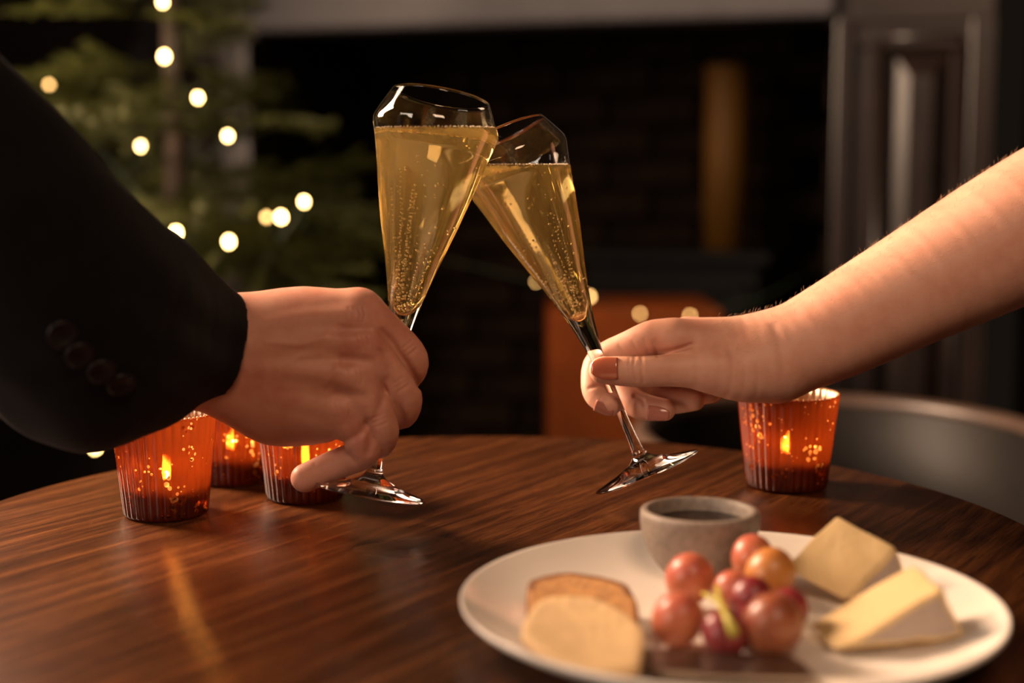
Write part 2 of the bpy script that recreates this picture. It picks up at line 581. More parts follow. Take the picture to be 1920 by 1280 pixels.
def pilaster(x0, m):
    """x0: edge by the opening, m: +1 to the right of it, -1 to the left"""
    zt = ztop + hgt
    k = (atl(1860, 300, FY).x - wr) / 298.0           # metres per picture pixel
    X = lambda px: x0 + m * (px - 1562) * k
    yf = FY - 0.012
    pt = atl(1700, 40, FY).z

    def bar(name, p0, p1, y, t, z0, z1, b):
        obj(name, *bev_box(((X(p0) + X(p1)) / 2, y, (z0 + z1) / 2), (abs(X(p1) - X(p0)), t, z1 - z0), b, 2), M['dark_wood'], sur, smooth=False)
    bar('pilaster_post', 1562, 1860, FY + 0.05, 0.12, 0, zt, 0.006)
    bar('stile', 1564, 1596, yf - 0.010, 0.05, 0, pt, 0.003)
    bar('stile', 1598, 1642, yf - 0.004, 0.03, 0, pt, 0.003)
    bar('stile', 1812, 1858, yf - 0.010, 0.05, 0, pt, 0.003)
    bar('rail', 1598, 1858, yf - 0.006, 0.034, pt - 0.055, pt, 0.008)
    zp = atl(1700, 92, FY).z
    a, b_, w1, w2 = X(1664), X(1782), X(1702), X(1746)
    vs = [(a, yf + 0.004, 0.06), (b_, yf + 0.004, 0.06), (b_, yf + 0.004, zp), (a, yf + 0.004, zp),
          (w1, yf - 0.016, 0.10), (w2, yf - 0.016, 0.10), (w2, yf - 0.016, zp - 0.05), (w1, yf - 0.016, zp - 0.05)]
    fs = [(0, 1, 5, 4), (1, 2, 6, 5), (2, 3, 7, 6), (3, 0, 4, 7), (4, 5, 6, 7)]
    if m < 0: fs = [q[::-1] for q in fs]
    obj('raised_panel', vs, fs, M['dark_wood'], sur, smooth=False)
    for q in (X(1650), X(1798)):
        obj('panel_moulding', *tube([(q, yf - 0.014, 0.05), (q, yf - 0.014, zp + 0.02)], 0.011, 10), M['dark_wood'], sur)
    obj('panel_moulding', *tube([(X(1650), yf - 0.014, zp + 0.02), (X(1798), yf - 0.014, zp + 0.02)], 0.011, 10), M['dark_wood'], sur)


pilaster(wr, 1)
pilaster(wl, -1)

# stove, candle and stool in front of / inside the hearth
SY = FY + 0.30
a = atl(1085, 470, SY); b_ = atl(1440, 600, SY)
sx, sw = (a.x + b_.x) / 2, b_.x - a.x
stv = empty('stove', (sx, SY, 0), 'black cast iron stove standing dark inside the fireplace opening', 'stove')
obj('stove_body', *bev_box((sx, SY + 0.13, a.z / 2 + 0.03), (sw - 0.03, 0.26, a.z - 0.10), 0.012, 2), M['iron'], stv, smooth=False)
obj('stove_top', *bev_box((sx, SY + 0.12, a.z - 0.012), (sw + 0.02, 0.30, 0.03), 0.01, 2), M['iron'], stv, smooth=False)
fr = 0.035
zc_, hz = a.z / 2 + 0.02, a.z - 0.16
for c, s in (((sx - sw / 2 + 0.06, SY - 0.008, zc_), (fr, 0.02, hz)), ((sx + sw / 2 - 0.06, SY - 0.008, zc_), (fr, 0.02, hz)),
             ((sx, SY - 0.008, zc_ + hz / 2 - fr / 2), (sw - 0.12, 0.02, fr)), ((sx, SY - 0.008, zc_ - hz / 2 + fr / 2), (sw - 0.12, 0.02, fr))):
    obj('door_frame', *bev_box(c, s, 0.005, 1), M['iron'], stv, smooth=False)
for sxx in (-1, 1):
    for syy in (0.04, 0.22):
        obj('leg', *tube([(sx + sxx * (sw / 2 - 0.05), SY + syy, 0.0), (sx + sxx * (sw / 2 - 0.06), SY + syy, 0.1)], [0.014, 0.022], 8), M['iron'], stv)

ca = atl(1365, 122, SY + 0.1)
cr = 40 / F * (SY + 0.1)
ch = ca.z - a.z - 0.003
pc = empty('pillar_candle', (ca.x, SY + 0.1, a.z + 0.003), 'tall amber pillar candle glowing dimly in the dark fireplace', 'candle')
prof = [(0.0005, 0), (cr, 0), (cr, ch * 0.5), (cr * 1.0, ch - 0.006), (cr * 0.94, ch), (cr * 0.8, ch - 0.004), (cr * 0.4, ch - 0.012), (0.0005, ch - 0.014)]
v, f = lathe(prof, 32)
obj('wax_body', v, f, M['amber_wax'], pc, world=False)
obj('wick', *tube([(0, 0, ch - 0.016), (0.001, 0, ch + 0.006)], 0.0015, 6), M['wick'], pc, world=False)

for o in (wb, fb, sur, stv, pc):
    o.location = Matrix.Rotation(YAW, 3, 'Z') @ (o.location - PIV) + PIV
    o.rotation_euler = (0, 0, YAW)

OY = 2.42
a = aty(1030, 580, OY); b_ = aty(1365, 580, OY)
st_ = empty('box_stool', ((a.x + b_.x) / 2, OY + 0.16, 0), 'rust orange upholstered box stool between table and fireplace', 'stool')
cx, w = (a.x + b_.x) / 2, b_.x - a.x
obj('stool_body', *bev_box((cx, OY + 0.16, a.z / 2 + 0.014), (w, 0.30, a.z - 0.03), 0.014, 3), M['orange'], st_)
for i in (-1, 1):
    for j in (-1, 1):
        obj('foot', *tube([(cx + i * (w / 2 - 0.04), OY + 0.16 + j * 0.11, 0), (cx + i * (w / 2 - 0.04), OY + 0.16 + j * 0.11, 0.03)], 0.015, 8), M['iron'], st_)


# tub chairs
def tub_chair(cx, cy, rx, ry, zt, a0, a1, label, rot=0.0):
    t = empty('tub_chair', (cx, cy, 0), label, 'chair', 'tub chairs at the table', rot=(0, 0, rot))
    th = 0.016
    seg = 48
    vs, fs = [], []
    for i in range(seg + 1):
        a = math.radians(a0 + (a1 - a0) * i / seg)
        c, s = math.cos(a), math.sin(a)
        for (dr, z) in ((th, 0.30), (th, zt - 0.006), (th * 0.5, zt), (-th * 0.5, zt), (-th, zt - 0.006), (-th, 0.30)):
            vs.append(((rx + dr) * c, (ry + dr) * s, z))
    for i in range(seg):
        for k in range(6):
            k2 = (k + 1) % 6
            fs.append((i * 6 + k, i * 6 + k2, (i + 1) * 6 + k2, (i + 1) * 6 + k))
    fs.append(tuple(range(6))); fs.append(tuple(seg * 6 + k for k in range(6))[::-1])
    o = obj('curved_back', vs, fs, M['chair'], t, world=False)
    arc = [math.radians(a0 + (a1 - a0) * i / 40) for i in range(41)]
    obj('top_rim', *tube([(rx * math.cos(q), ry * math.sin(q), zt) for q in arc], 0.0125, 10), M['chair_rim'], t, world=False)
    v, f = lathe([(0.001, 0.36), (0.9, 0.36), (0.97, 0.375), (0.99, 0.40), (0.96, 0.435), (0.85, 0.445), (0.001, 0.45)], 40)
    v = [(x * (rx - th), y * (ry - th), z) for x, y, z in v]
    obj('seat', v, f, M['iron'], t, world=False)
    for i in (-1, 1):
        for j in (-1, 1):
            obj('leg', *tube([(i * rx * 0.75, j * ry * 0.75, 0), (i * rx * 0.66, j * ry * 0.66, 0.37)], [0.012, 0.018], 8), M['dark_wood'], t, world=False)
    return t


tub_chair(0.385, 1.60, 0.235, 0.275, 0.648, -30, 205, 'dark tub chair with curved wooden back behind the candle on the right')

# ------------------------------------------------------------------ fir tree with fairy lights
TY = 2.30
tb = aty(322, 300, TY)
tree = empty('fir_tree', (tb.x, TY, 0), 'dark green fir tree behind the man in the black jacket', 'tree')
obj('trunk', *tube([(tb.x, TY, 0.0), (tb.x + 0.01, TY, 0.8), (tb.x, TY, 1.66)], [0.035, 0.024, 0.004], 10), M['bark'], tree)
obj('trunk_stand', *lathe([(0.001, 0.0), (0.13, 0.0), (0.12, 0.03), (0.05, 0.05), (0.045, 0.16), (0.03, 0.165)], 24), M['iron'], tree, world=False)


def fir_branch(seed, n_side=9):
    rr = random.Random(seed)
    vs, fs = [], []

    def needles(p0, p1, count, ln):
        d = (p1 - p0)
        t = d.normalized()
        u = t.cross(Vector((0, 0, 1))).normalized(); w = u.cross(t)
        for i in range(count):
            p = p0 + d * ((i + rr.random()) / count)
            a = rr.uniform(0, 2 * math.pi)
            side = (u * math.cos(a) + w * math.sin(a) * 0.7)
            tip = p + (side * 0.85 + t * 0.6) * ln * rr.uniform(0.8, 1.2)
            wd = t.cross(side).normalized() * 0.0030
            o = len(vs)
            vs.extend([p - wd, p + wd, tip])
            fs.append((o, o + 1, o + 2))

    def twig(p0, p1, r):
        v, f = tube([p0, p0 + (p1 - p0) * 0.5 + Vector((0, 0, -0.004)), p1], [r, r * 0.7, r * 0.3], 4, cap=False)
        o = len(vs); vs.extend(v); fs.extend([tuple(i + o for i in q) for q in f])
    P = [Vector((0, 0, 0)), Vector((0.5, 0, 0.02)), Vector((1.0, 0, -0.03))]
    twig(P[0], P[1], 0.012); twig(P[1], P[2], 0.007)
    needles(P[0] + (P[1] - P[0]) * 0.3, P[1], 60, 0.055); needles(P[1], P[2], 110, 0.06)
    for i in range(n_side):
        s = 0.25 + 0.68 * i / n_side
        b0 = P[0].lerp(P[1], s * 2) if s < 0.5 else P[1].lerp(P[2], s * 2 - 1)
        for sg in (-1, 1):
            ln = (1.05 - s) * 0.55 * rr.uniform(0.8, 1.2)
            b1 = b0 + Vector((ln * 0.75, sg * ln * 0.8, rr.uniform(-0.05, 0.03)))
            twig(b0, b1, 0.005)
            needles(b0, b1, int(30 + 190 * ln), 0.055)
    return vs, fs


bmesh_vars = [mesh_data('branch', *fir_branch(s), M['needle'], smooth=False) for s in (1, 2, 3, 4)]
nb = 0
zz = 0.70
while zz < 1.60:
    rad = max(0.05, min(0.44, 0.40 - (zz - 0.84) * 0.46))
    cnt = 7 if zz < 1.3 else 5
    for i in range(cnt):
        a = 2 * math.pi * (i / cnt) + zz * 7.3 + R.uniform(-0.25, 0.25)
        L = rad * R.uniform(0.65, 1.2)
        place('branch', bmesh_vars[nb % 4], tree, (0, 0, zz + R.uniform(-0.02, 0.02)), (R.uniform(-0.5, 0.5), R.uniform(-0.5, 0.45), a), (L, L, L))
        nb += 1
    zz += 0.085

# string of lights on the tree: every bulb is a part of its string
lights_px = [(305, 4, 2.16), (308, 106, 2.12), (371, 183, 2.10), (427, 255, 2.10), (264, 274, 2.06), (150, 300, 2.10), (92, 160, 2.2),
             (330, 436, 2.0), (429, 453, 1.98), (500, 407, 2.12), (527, 407, 2.0), (570, 378, 2.06), (178, 838, 2.2), (600, 560, 2.25)]
fl = empty('fairy_lights', (tb.x, TY - 0.2, 1.0), 'string of glowing warm white fairy lights wound around the fir tree', 'lights')
pts = [aty(x, y, Y) for x, y, Y in lights_px]
wp = []
for i in range(len(pts) - 1):
    for k in range(6):
        t = k / 6
        q = pts[i].lerp(pts[i + 1], t)
        q.z -= 0.03 * math.sin(math.pi * t)
        q.y += 0.012 + 0.05 * math.sin(math.pi * t)
        wp.append(q)
obj('wire', *tube(wp, 0.0012, 5), M['wire'], fl)
bulb_v, bulb_f = uv_sphere(0.0036, 12, 8, 1.3)
bulb_me = mesh_data('bulb', bulb_v, bulb_f, M['bulb'])
bulb_dim = mesh_data('bulb_dim', bulb_v, bulb_f, M['bulb_dim'])
for i, p in enumerate(pts):
    big = i in (1, 7, 8, 10, 12)
    dim = i in (6, 9)
    b = place('bulb', bulb_dim if dim else bulb_me, fl, p - fl.location, (0, 0, 0), (1.25,) * 3 if big else (1, 1, 1))

hp = [(1005, 528, 2.38), (1105, 556, 2.38), (1200, 588, 2.38), (1294, 592, 2.38)]
fl2 = empty('fairy_lights', tuple(aty(1150, 580, 2.38)), 'faint short string of fairy lights hanging before the orange stool', 'lights')
pts = [aty(*p) for p in hp]
wp = []
for i in range(3):
    for k in range(6):
        q = pts[i].lerp(pts[i + 1], k / 6); q.z -= 0.008 * math.sin(math.pi * k / 6); q.y += 0.006; wp.append(q)
ext = [pts[0] + Vector((-0.5, 0.03, 0.12))] + wp + [pts[-1] + Vector((0.12, 0.0, 0.03)), pts[-1] + Vector((0.22, 0.03, 0.08))]
obj('wire', *tube(ext, 0.0012, 5), M['wire'], fl2)
for i, p in enumerate(pts):
    s = (0.5, 0.95, 0.62, 0.66)[i]
    place('bulb', bulb_dim, fl2, p - fl2.location, (0, 0, 0), (s, s, s))

# ------------------------------------------------------------------ table
TC = Vector((-0.0182, 0.8002, 0)); TR = 0.3317
tbl = empty('round_table', (TC.x, TC.y, 0), 'round dark stained wooden table carrying candles and cheese plate', 'table')
prof = [(0.0005, TZ - 0.03), (TR - 0.012, TZ - 0.03), (TR - 0.003, TZ - 0.026), (TR, TZ - 0.018), (TR, TZ - 0.006), (TR - 0.002, TZ - 0.0015), (TR - 0.006, TZ), (TR * 0.5, TZ), (0.0005, TZ)]
obj('tabletop', *lathe(prof, 160), M['table'], tbl, world=False)
obj('column', *lathe([(0.07, TZ - 0.031), (0.07, TZ - 0.05), (0.035, TZ - 0.06), (0.035, 0.06), (0.05, 0.04)], 32), M['iron'], tbl, world=False)
obj('base', *lathe([(0.0005, 0.04), (0.05, 0.04), (0.20, 0.018), (0.22, 0.01), (0.22, 0.0), (0.0005, 0.0)], 48), M['iron'], tbl, world=False)


# ------------------------------------------------------------------ candle holders with tea lights
def votive(px, py, s, label, tl_label, spin=0.0, hs=1.0):
    p = atz(px, py, TZ)
    p.z = TZ
    h = empty('candle_holder', p, label, 'candle holder', 'ribbed amber candle holders')
    h.rotation_euler = (0, 0, spin)
    H, rb, rt = 0.0625 * s * hs, 0.0255 * s, 0.0318 * s
    th = 0.0016
    seg = 34 * 8

    def rib(a, i):
        t = (a * 34 / (2 * math.pi)) % 1.0
        return 1.0 + 0.030 * (abs(math.sin(math.pi * t)) ** 0.8) - 0.015
    outer = []
    for i in range(13):
        t = i / 12
        outer.append((rb + (rt - rb) * t ** 1.05, 0.0025 + (H - 0.0025) * t))
    prof = [(0.0008, 0.0008), (rb * 0.86, 0.0006), (rb * 0.97, 0.0010)] + outer
    rim = [(rt + 0.0004, H + 0.0006), (rt - th * 0.5, H + 0.0012), (rt - th, H)]
    inner = []
    for i in range(12):
        t = 1 - (i + 1) / 12
        inner.append((rb + (rt - rb) * t ** 1.05 - th, 0.004 + (H - 0.004) * t))
    inner.append((0.0008, 0.004))
    full = prof + rim + inner
    v, f = lathe(full, seg, rib)
    me = mesh_data('ribbed_glass', v, f, [M['merc_out'], M['merc_in']])
    no = (len(prof) + 1) * seg
    me.polygons.foreach_set('material_index', [0 if i < no else 1 for i in range(len(me.polygons))])
    place('ribbed_glass', me, h)
    # beaded lip
    bv, bf = uv_sphere(0.0009 * s, 6, 5)
    parts = []
    for k in range(68):
        a = 2 * math.pi * k / 68
        parts.append(([(x + (rt - 0.0005) * math.cos(a), y + (rt - 0.0005) * math.sin(a), z + H + 0.001) for x, y, z in bv], bf))
    o = obj('beaded_lip', *join(parts), M['merc_in'], h, world=False)
    o['kind'] = 'stuff'
    # tea light inside
    q = p + Vector((0, 0, 0.0045))
    t = empty('tea_light', q, tl_label, 'candle', 'tea lights in the amber holders')
    cr_, chh = 0.0185 * s, 0.0165 * s
    obj('tin_cup', *lathe([(0.0005, 0.0), (cr_, 0.0), (cr_, chh), (cr_ - 0.0006, chh), (cr_ - 0.0006, 0.001), (0.0005, 0.001)], 36), M['tin'], t, world=False)
    obj('wax', *lathe([(0.0005, 0.0012), (cr_ - 0.0009, 0.0012), (cr_ - 0.0009, chh - 0.003), (0.003, chh - 0.0036), (0.0005, chh - 0.0036)], 32), M['wax'], t, world=False)
    obj('wick', *tube([(0, 0, chh - 0.004), (0.0004, 0, chh + 0.004)], 0.0006, 6), M['wick'], t, world=False)
    fv, ff = lathe([(0.0003, chh + 0.001), (0.0019, chh + 0.0032), (0.0026, chh + 0.0065), (0.0019, chh + 0.011), (0.0009, chh + 0.0145), (0.0002, chh + 0.017)], 14)
    obj('flame', fv, ff, M['flame'], t, world=False)
    return h


votive(312, 963, 1.0, 'frontmost amber ribbed candle holder under the black jacket sleeve', 'lit tea light in the frontmost holder under the sleeve', 0.1)
votive(437, 900, 0.98, 'amber ribbed candle holder half hidden behind the front left holder', 'lit tea light in the holder furthest back on the left', 0.5)
votive(573, 932, 0.98, 'amber ribbed candle holder behind the little finger of the man', 'lit tea light in the holder behind the little finger', 0.9)
votive(1474, 911, 1.055, 'amber ribbed candle holder standing alone on the right of the table', 'lit tea light in the lone right-hand holder', 0.3, 0.945)

# ------------------------------------------------------------------ champagne glasses
def profile_px(s, foot):
    outer = [(foot, 0.0), (foot + 1.2, 2.0), (foot, 4.5), (foot * 0.8, 9.5), (foot * 0.55, 16), (34, 25), (22, 33), (15.5, 42), (12.5, 55), (10.5, 80), (9.5, 120), (9.8, 165),
             (11.5, 215), (15, 262), (20.5, 305), (27.5, 343), (37, 385), (49, 431), (62, 475), (75, 520), (88, 570), (99, 617), (110, 660), (117.5, 685), (119.6, 694), (119.0, 702), (114, 715), (106, 732), (93.5, 757)]
    outer = [(r * (s if z > 30 else 1.0), z * s) for r, z in outer]
    inner = [(92.0, 757.5), (103.6, 732), (111.5, 715), (116.4, 702), (117.0, 694), (114.8, 685), (107, 660), (95.5, 617), (84, 570), (70, 520), (56, 475), (42, 431), (29, 392), (18, 362), (10, 347), (4, 341.5), (0.3, 340.5)]
    inner = [(r * s, z * s) for r, z in inner]
    return outer, inner


def frame_from(base, top, base_dz, top_dz):
    a, b = at(base[0], base[1], base_dz), at(top[0], top[1], top_dz)
    zax = (b - a).normalized()
    return a, zax.to_track_quat('Z', 'Y')


def champagne_glass(base, top, base_dz, top_dz, s, foot, level_px, label, liq_label, seed):
    loc, q = frame_from(base, top, base_dz, top_dz)
    outer, inner = profile_px(s, foot)
    op = smooth_profile(outer, 3); ip = smooth_profile(inner, 3)
    prof = [(0.4, 0.0)] + [(max(0.3, r), z) for r, z in op] + [(92.8 * s, 758.3 * s)] + [(max(0.3, r), z) for r, z in ip]
    prof = [(r * PX, z * PX) for r, z in prof]
    v, f = lathe(prof, 96)
    me = mesh_data('champagne_glass', v, f, M['glass'])
    g = place('champagne_glass', me, None, loc, q.to_euler())
    tag(g, label, 'glass', 'champagne glasses')
    # liquid: the inside volume, a hair wider than the inner wall, cut by the horizontal surface
    lp = [(max(0.0003, (r + 0.9) * PX), (z - 0.6) * PX) for r, z in smooth_profile(inner, 3)[::-1]]
    lp = [(0.00001, lp[0][1])] + lp
    v, f = lathe(lp, 96)
    bm = bmesh.new()
    bv = [bm.verts.new(x) for x in v]
    for qd in f: bm.faces.new([bv[i] for i in qd])
    bm.verts.ensure_lookup_table()
    mw = Matrix.Translation(loc) @ q.to_matrix().to_4x4()
    inv = mw.inverted()
    lvl = at(level_px[0], level_px[1], top_dz).z
    co = inv @ Vector((0, 0, lvl)); no = (inv.to_3x3() @ Vector((0, 0, 1))).normalized()
    bmesh.ops.bisect_plane(bm, geom=list(bm.verts) + list(bm.edges) + list(bm.faces), plane_co=co, plane_no=no, clear_outer=True, dist=1e-7)
    edges = [e for e in bm.edges if e.is_boundary and all(abs((vv.co - co).dot(no)) < 1e-5 for vv in e.verts)]
    r = bmesh.ops.contextual_create(bm, geom=edges)
    bmesh.ops.recalc_face_normals(bm, faces=bm.faces)
    ring = [vv.co.copy() for vv in bm.verts if abs((vv.co - co).dot(no)) < 1e-5]
    lm = bpy.data.meshes.new('champagne')
    bm.to_mesh(lm); bm.free()
    lm.materials.append(M['champagne'])
    for p in lm.polygons: p.use_smooth = len(p.vertices) < 6
    lo = place('champagne', lm, None, loc, q.to_euler())
    tag(lo, liq_label, 'drink', 'champagne in the glasses')
    # bubbles
    rr = random.Random(seed)
    iv, if_ = ico(1.0, 1)
    parts = []
    ii = inner[::-1]
    rad_at = lambda z: np.interp(z, [p[1] for p in ii], [p[0] for p in ii])

    def bub(x, y, z, r):
        parts.append((iv * r * PX + np.array([x, y, z]) * PX, if_))
    chains = 9
    for c in range(chains):
        a = rr.uniform(0, 2 * math.pi); fr_ = rr.uniform(0.15, 0.8)
        z = (345 + rr.uniform(0, 60)) * s; zend = z + rr.uniform(80, 260) * s
        while z < min(zend, 640 * s):
            rad = rad_at(z) * fr_
            bub(rad * math.cos(a) + rr.uniform(-.6, .6), rad * math.sin(a) + rr.uniform(-.6, .6), z, rr.uniform(1.2, 2.0))
            z += rr.uniform(5, 11); a += rr.uniform(-0.05, 0.05)
    for c in range(170):
        z = (350 + 300 * rr.random() ** 1.5) * s
        a = rr.uniform(0, 2 * math.pi); rad = rad_at(z) * math.sqrt(rr.random()) * 0.93
        p = Vector((rad * math.cos(a), rad * math.sin(a), z)) * PX
        if (p - co).dot(no) > -0.003: continue
        bub(p.x / PX, p.y / PX, z, rr.uniform(1.1, 2.7))
    o = obj('bubbles', *join(parts), M['bubble'], lo, world=False)
    o['kind'] = 'stuff'
    # foam where the surface meets the wall
    fp = []
    cen = sum(ring, Vector()) / len(ring)
    for p in ring:
        for _ in range(3):
            t = rr.uniform(0.955, 0.975) if rr.random() < 0.8 else rr.uniform(0.88, 0.96)
            q_ = cen + (p - cen) * t + Vector((rr.uniform(-1, 1), rr.uniform(-1, 1), rr.uniform(-1, 1))) * 0.0004
            fp.append((iv * rr.uniform(0.9, 2.0) * PX + np.array(q_), if_))
    o = obj('foam_ring', *join(fp), M['foam'], lo, world=False)
    o['kind'] = 'stuff'
    return g


champagne_glass((695, 925), (828, 180), -45, -22, 0.985, 101, (812, 241), 'champagne glass on the left, tilted right, held by the man',
                'golden champagne in the glass held by the man', 3)
champagne_glass((1213, 886), (938, 246), 124, 146, 0.96, 107, (1000, 309), 'champagne glass on the right, tilted left, held by the woman',
                'golden champagne in the glass held by the woman', 11)


# ------------------------------------------------------------------ hands: distance fields turned into one smooth mesh
class Field:
    def __init__(self, lo, hi, h):
        self.h = h; self.lo = np.array(lo, float)
        n = np.ceil((np.array(hi) - self.lo) / h).astype(int) + 1
        self.n = n
        self.ax = [self.lo[i] + h * np.arange(n[i]) for i in range(3)]

    def new(self):
        return np.full(self.n, 0.02, np.float32)

    def window(self, lo, hi):
        a = np.clip(np.floor((lo - self.lo) / self.h).astype(int), 0, self.n - 1)
        b = np.clip(np.ceil((hi - self.lo) / self.h).astype(int) + 1, 1, self.n)
        return tuple(slice(int(i), int(j)) for i, j in zip(a, b))

    def cone(self, D, a, ra, b, rb, k=0.0, margin=0.016):
        """union of a tapered capsule into D (smooth with radius k)"""
        a = np.asarray(a, float); b = np.asarray(b, float)
        r = max(ra, rb) + margin
        w = self.window(np.minimum(a, b) - r, np.maximum(a, b) + r)
        X = self.ax[0][w[0]][:, None, None].astype(np.float32) - np.float32(a[0])
        Y = self.ax[1][w[1]][None, :, None].astype(np.float32) - np.float32(a[1])
        Z = self.ax[2][w[2]][None, None, :].astype(np.float32) - np.float32(a[2])
        d = (b - a).astype(np.float32)
        L2 = float(d @ d) + 1e-12
        t = np.clip((X * d[0] + Y * d[1] + Z * d[2]) / L2, 0, 1)
        dist = np.sqrt((X - t * d[0]) ** 2 + (Y - t * d[1]) ** 2 + (Z - t * d[2]) ** 2) - (ra + (rb - ra) * t)
        D[w] = smin(D[w], dist, k)

    def chain(self, D, pts, k=0.0, sub=4):
        """pts: list of (px, py, dz, r) in reference pixels, joined by a smooth tube"""
        P = [np.array(p, float) for p in pts]
        Q = []
        for i in range(len(P) - 1):
            p0, p1, p2, p3 = P[max(i - 1, 0)], P[i], P[i + 1], P[min(i + 2, len(P) - 1)]
            for j in range(sub):
                t = j / sub
                Q.append(0.5 * (2 * p1 + (p2 - p0) * t + (2 * p0 - 5 * p1 + 4 * p2 - p3) * t * t + (3 * p1 - p0 - 3 * p2 + p3) * t ** 3))
        Q.append(P[-1])
        C = np.array([cpt(*q[:3]) for q in Q])
        r = np.array([q[3] * c[2] / F for q, c in zip(Q, C)])
        m = r.max() + 0.016
        w = self.window(C.min(0) - m, C.max(0) + m)
        T = np.full(D[w].shape, 0.02, np.float32)
        o = np.array([x.start for x in w])
        for i in range(len(Q) - 1):
            a, b = C[i], C[i + 1]
            mm = max(r[i], r[i + 1]) + 0.016
            v = self.window(np.minimum(a, b) - mm, np.maximum(a, b) + mm)
            X = self.ax[0][v[0]][:, None, None].astype(np.float32) - np.float32(a[0])
            Y = self.ax[1][v[1]][None, :, None].astype(np.float32) - np.float32(a[1])
            Z = self.ax[2][v[2]][None, None, :].astype(np.float32) - np.float32(a[2])
            d = (b - a).astype(np.float32)
            t = np.clip((X * d[0] + Y * d[1] + Z * d[2]) / (float(d @ d) + 1e-12), 0, 1)
            dist = np.sqrt((X - t * d[0]) ** 2 + (Y - t * d[1]) ** 2 + (Z - t * d[2]) ** 2) - np.float32(r[i]) - np.float32(r[i + 1] - r[i]) * t
            u = tuple(slice(q.start - o_, q.stop - o_) for q, o_ in zip(v, o))
            T[u] = np.minimum(T[u], dist)
        D[w] = smin(D[w], T, k)

    def groove(self, D, pts, depth, width, zmax):
        """press a soft valley along a polyline of (px, py) into the side nearer than zmax (reference pixels)"""
        m = width * 4
        c = np.array([cpt(p[0], p[1], zz) for p in pts for zz in (zmax, zmax - 150)])
        w = self.window(c.min(0) - m * PX, c.max(0) + m * PX)
        X = self.ax[0][w[0]][:, None, None]; Y = self.ax[1][w[1]][None, :, None]; Z = self.ax[2][w[2]][None, None, :]
        U = 960 + X / Z * F + 0 * Y; V = 640 - Y / Z * F + 0 * X
        d = poly_dist(U, V, pts)
        front = 1 / (1 + np.exp((Z - cpt(960, 640, zmax)[2]) / 0.002))
        D[w] += (depth * np.exp(-(d / width) ** 2) * front).astype(np.float32)

    def mesh(self, D):
        return surface_nets(D, self.lo, self.h)


def poly_dist(U, V, pts):
    best = None
    for (x0, y0), (x1, y1) in zip(pts[:-1], pts[1:]):
        dx, dy = x1 - x0, y1 - y0
        t = np.clip(((U - x0) * dx + (V - y0) * dy) / (dx * dx + dy * dy + 1e-9), 0, 1)
        d = np.hypot(U - x0 - t * dx, V - y0 - t * dy)
        best = d if best is None else np.minimum(best, d)
    return best


def smin(a, b, k):
    if k <= 0: return np.minimum(a, b)
    h = np.maximum(k - np.abs(a - b), 0) / k
    return np.minimum(a, b) - h * h * k * 0.25


def surface_nets(D, lo, h):
    S = D < 0
    c = np.zeros(np.array(S.shape) - 1, np.int8)
    offs = [(i, j, k) for i in (0, 1) for j in (0, 1) for k in (0, 1)]
    n0, n1, n2 = c.shape
    for o in offs:
        c += S[o[0]:o[0] + n0, o[1]:o[1] + n1, o[2]:o[2] + n2]
    act = (c > 0) & (c < 8)
    I = np.argwhere(act)
    vid = np.full(c.shape, -1, np.int64); vid[act] = np.arange(len(I))
    val = np.stack([D[I[:, 0] + o[0], I[:, 1] + o[1], I[:, 2] + o[2]] for o in offs], 1).astype(float)
    acc = np.zeros((len(I), 3)); cnt = np.zeros(len(I))
    O = np.array(offs, float)
    for a in range(8):
        for b in range(a + 1, 8):
            if np.abs(O[a] - O[b]).sum() != 1: continue
            va, vb = val[:, a], val[:, b]
            m = (va < 0) != (vb < 0)
            t = np.where(m, va / np.where(m, va - vb, 1), 0)
            acc += np.where(m[:, None], O[a] + (O[b] - O[a]) * t[:, None], 0); cnt += m
    V = (I + acc / cnt[:, None]) * h + lo
    faces = []
    for ax in range(3):
        sl0 = [slice(None)] * 3; sl1 = [slice(None)] * 3
        sl0[ax] = slice(0, -1); sl1[ax] = slice(1, None)
        A, B = S[tuple(sl0)], S[tuple(sl1)]
        E = np.argwhere(A != B)
        inside = A[tuple(E.T)]
        u, w = [(1, 2), (2, 0), (0, 1)][ax]
        ok = (E[:, u] > 0) & (E[:, w] > 0) & (E[:, u] < S.shape[u] - 1) & (E[:, w] < S.shape[w] - 1)
        E, inside = E[ok], inside[ok]
        q = []
        for du, dw in ((-1, -1), (0, -1), (0, 0), (-1, 0)):
            e = E.copy(); e[:, u] += du; e[:, w] += dw
            q.append(vid[tuple(e.T)])
        q = np.stack(q, 1)
        q[~inside] = q[~inside][:, ::-1]
        faces.append(q)
    Q = np.concatenate(faces)
    return V, Q[(Q >= 0).all(1)]


def relax(V, Q, it=2, lam=0.5):
    e = np.concatenate([Q[:, [0, 1]], Q[:, [1, 2]], Q[:, [2, 3]], Q[:, [3, 0]]])
    for _ in range(it):
        s = np.zeros_like(V); c = np.zeros(len(V))
        np.add.at(s, e[:, 0], V[e[:, 1]]); np.add.at(s, e[:, 1], V[e[:, 0]])
        np.add.at(c, e[:, 0], 1); np.add.at(c, e[:, 1], 1)
        V = V + lam * (s / c[:, None] - V)
    return V


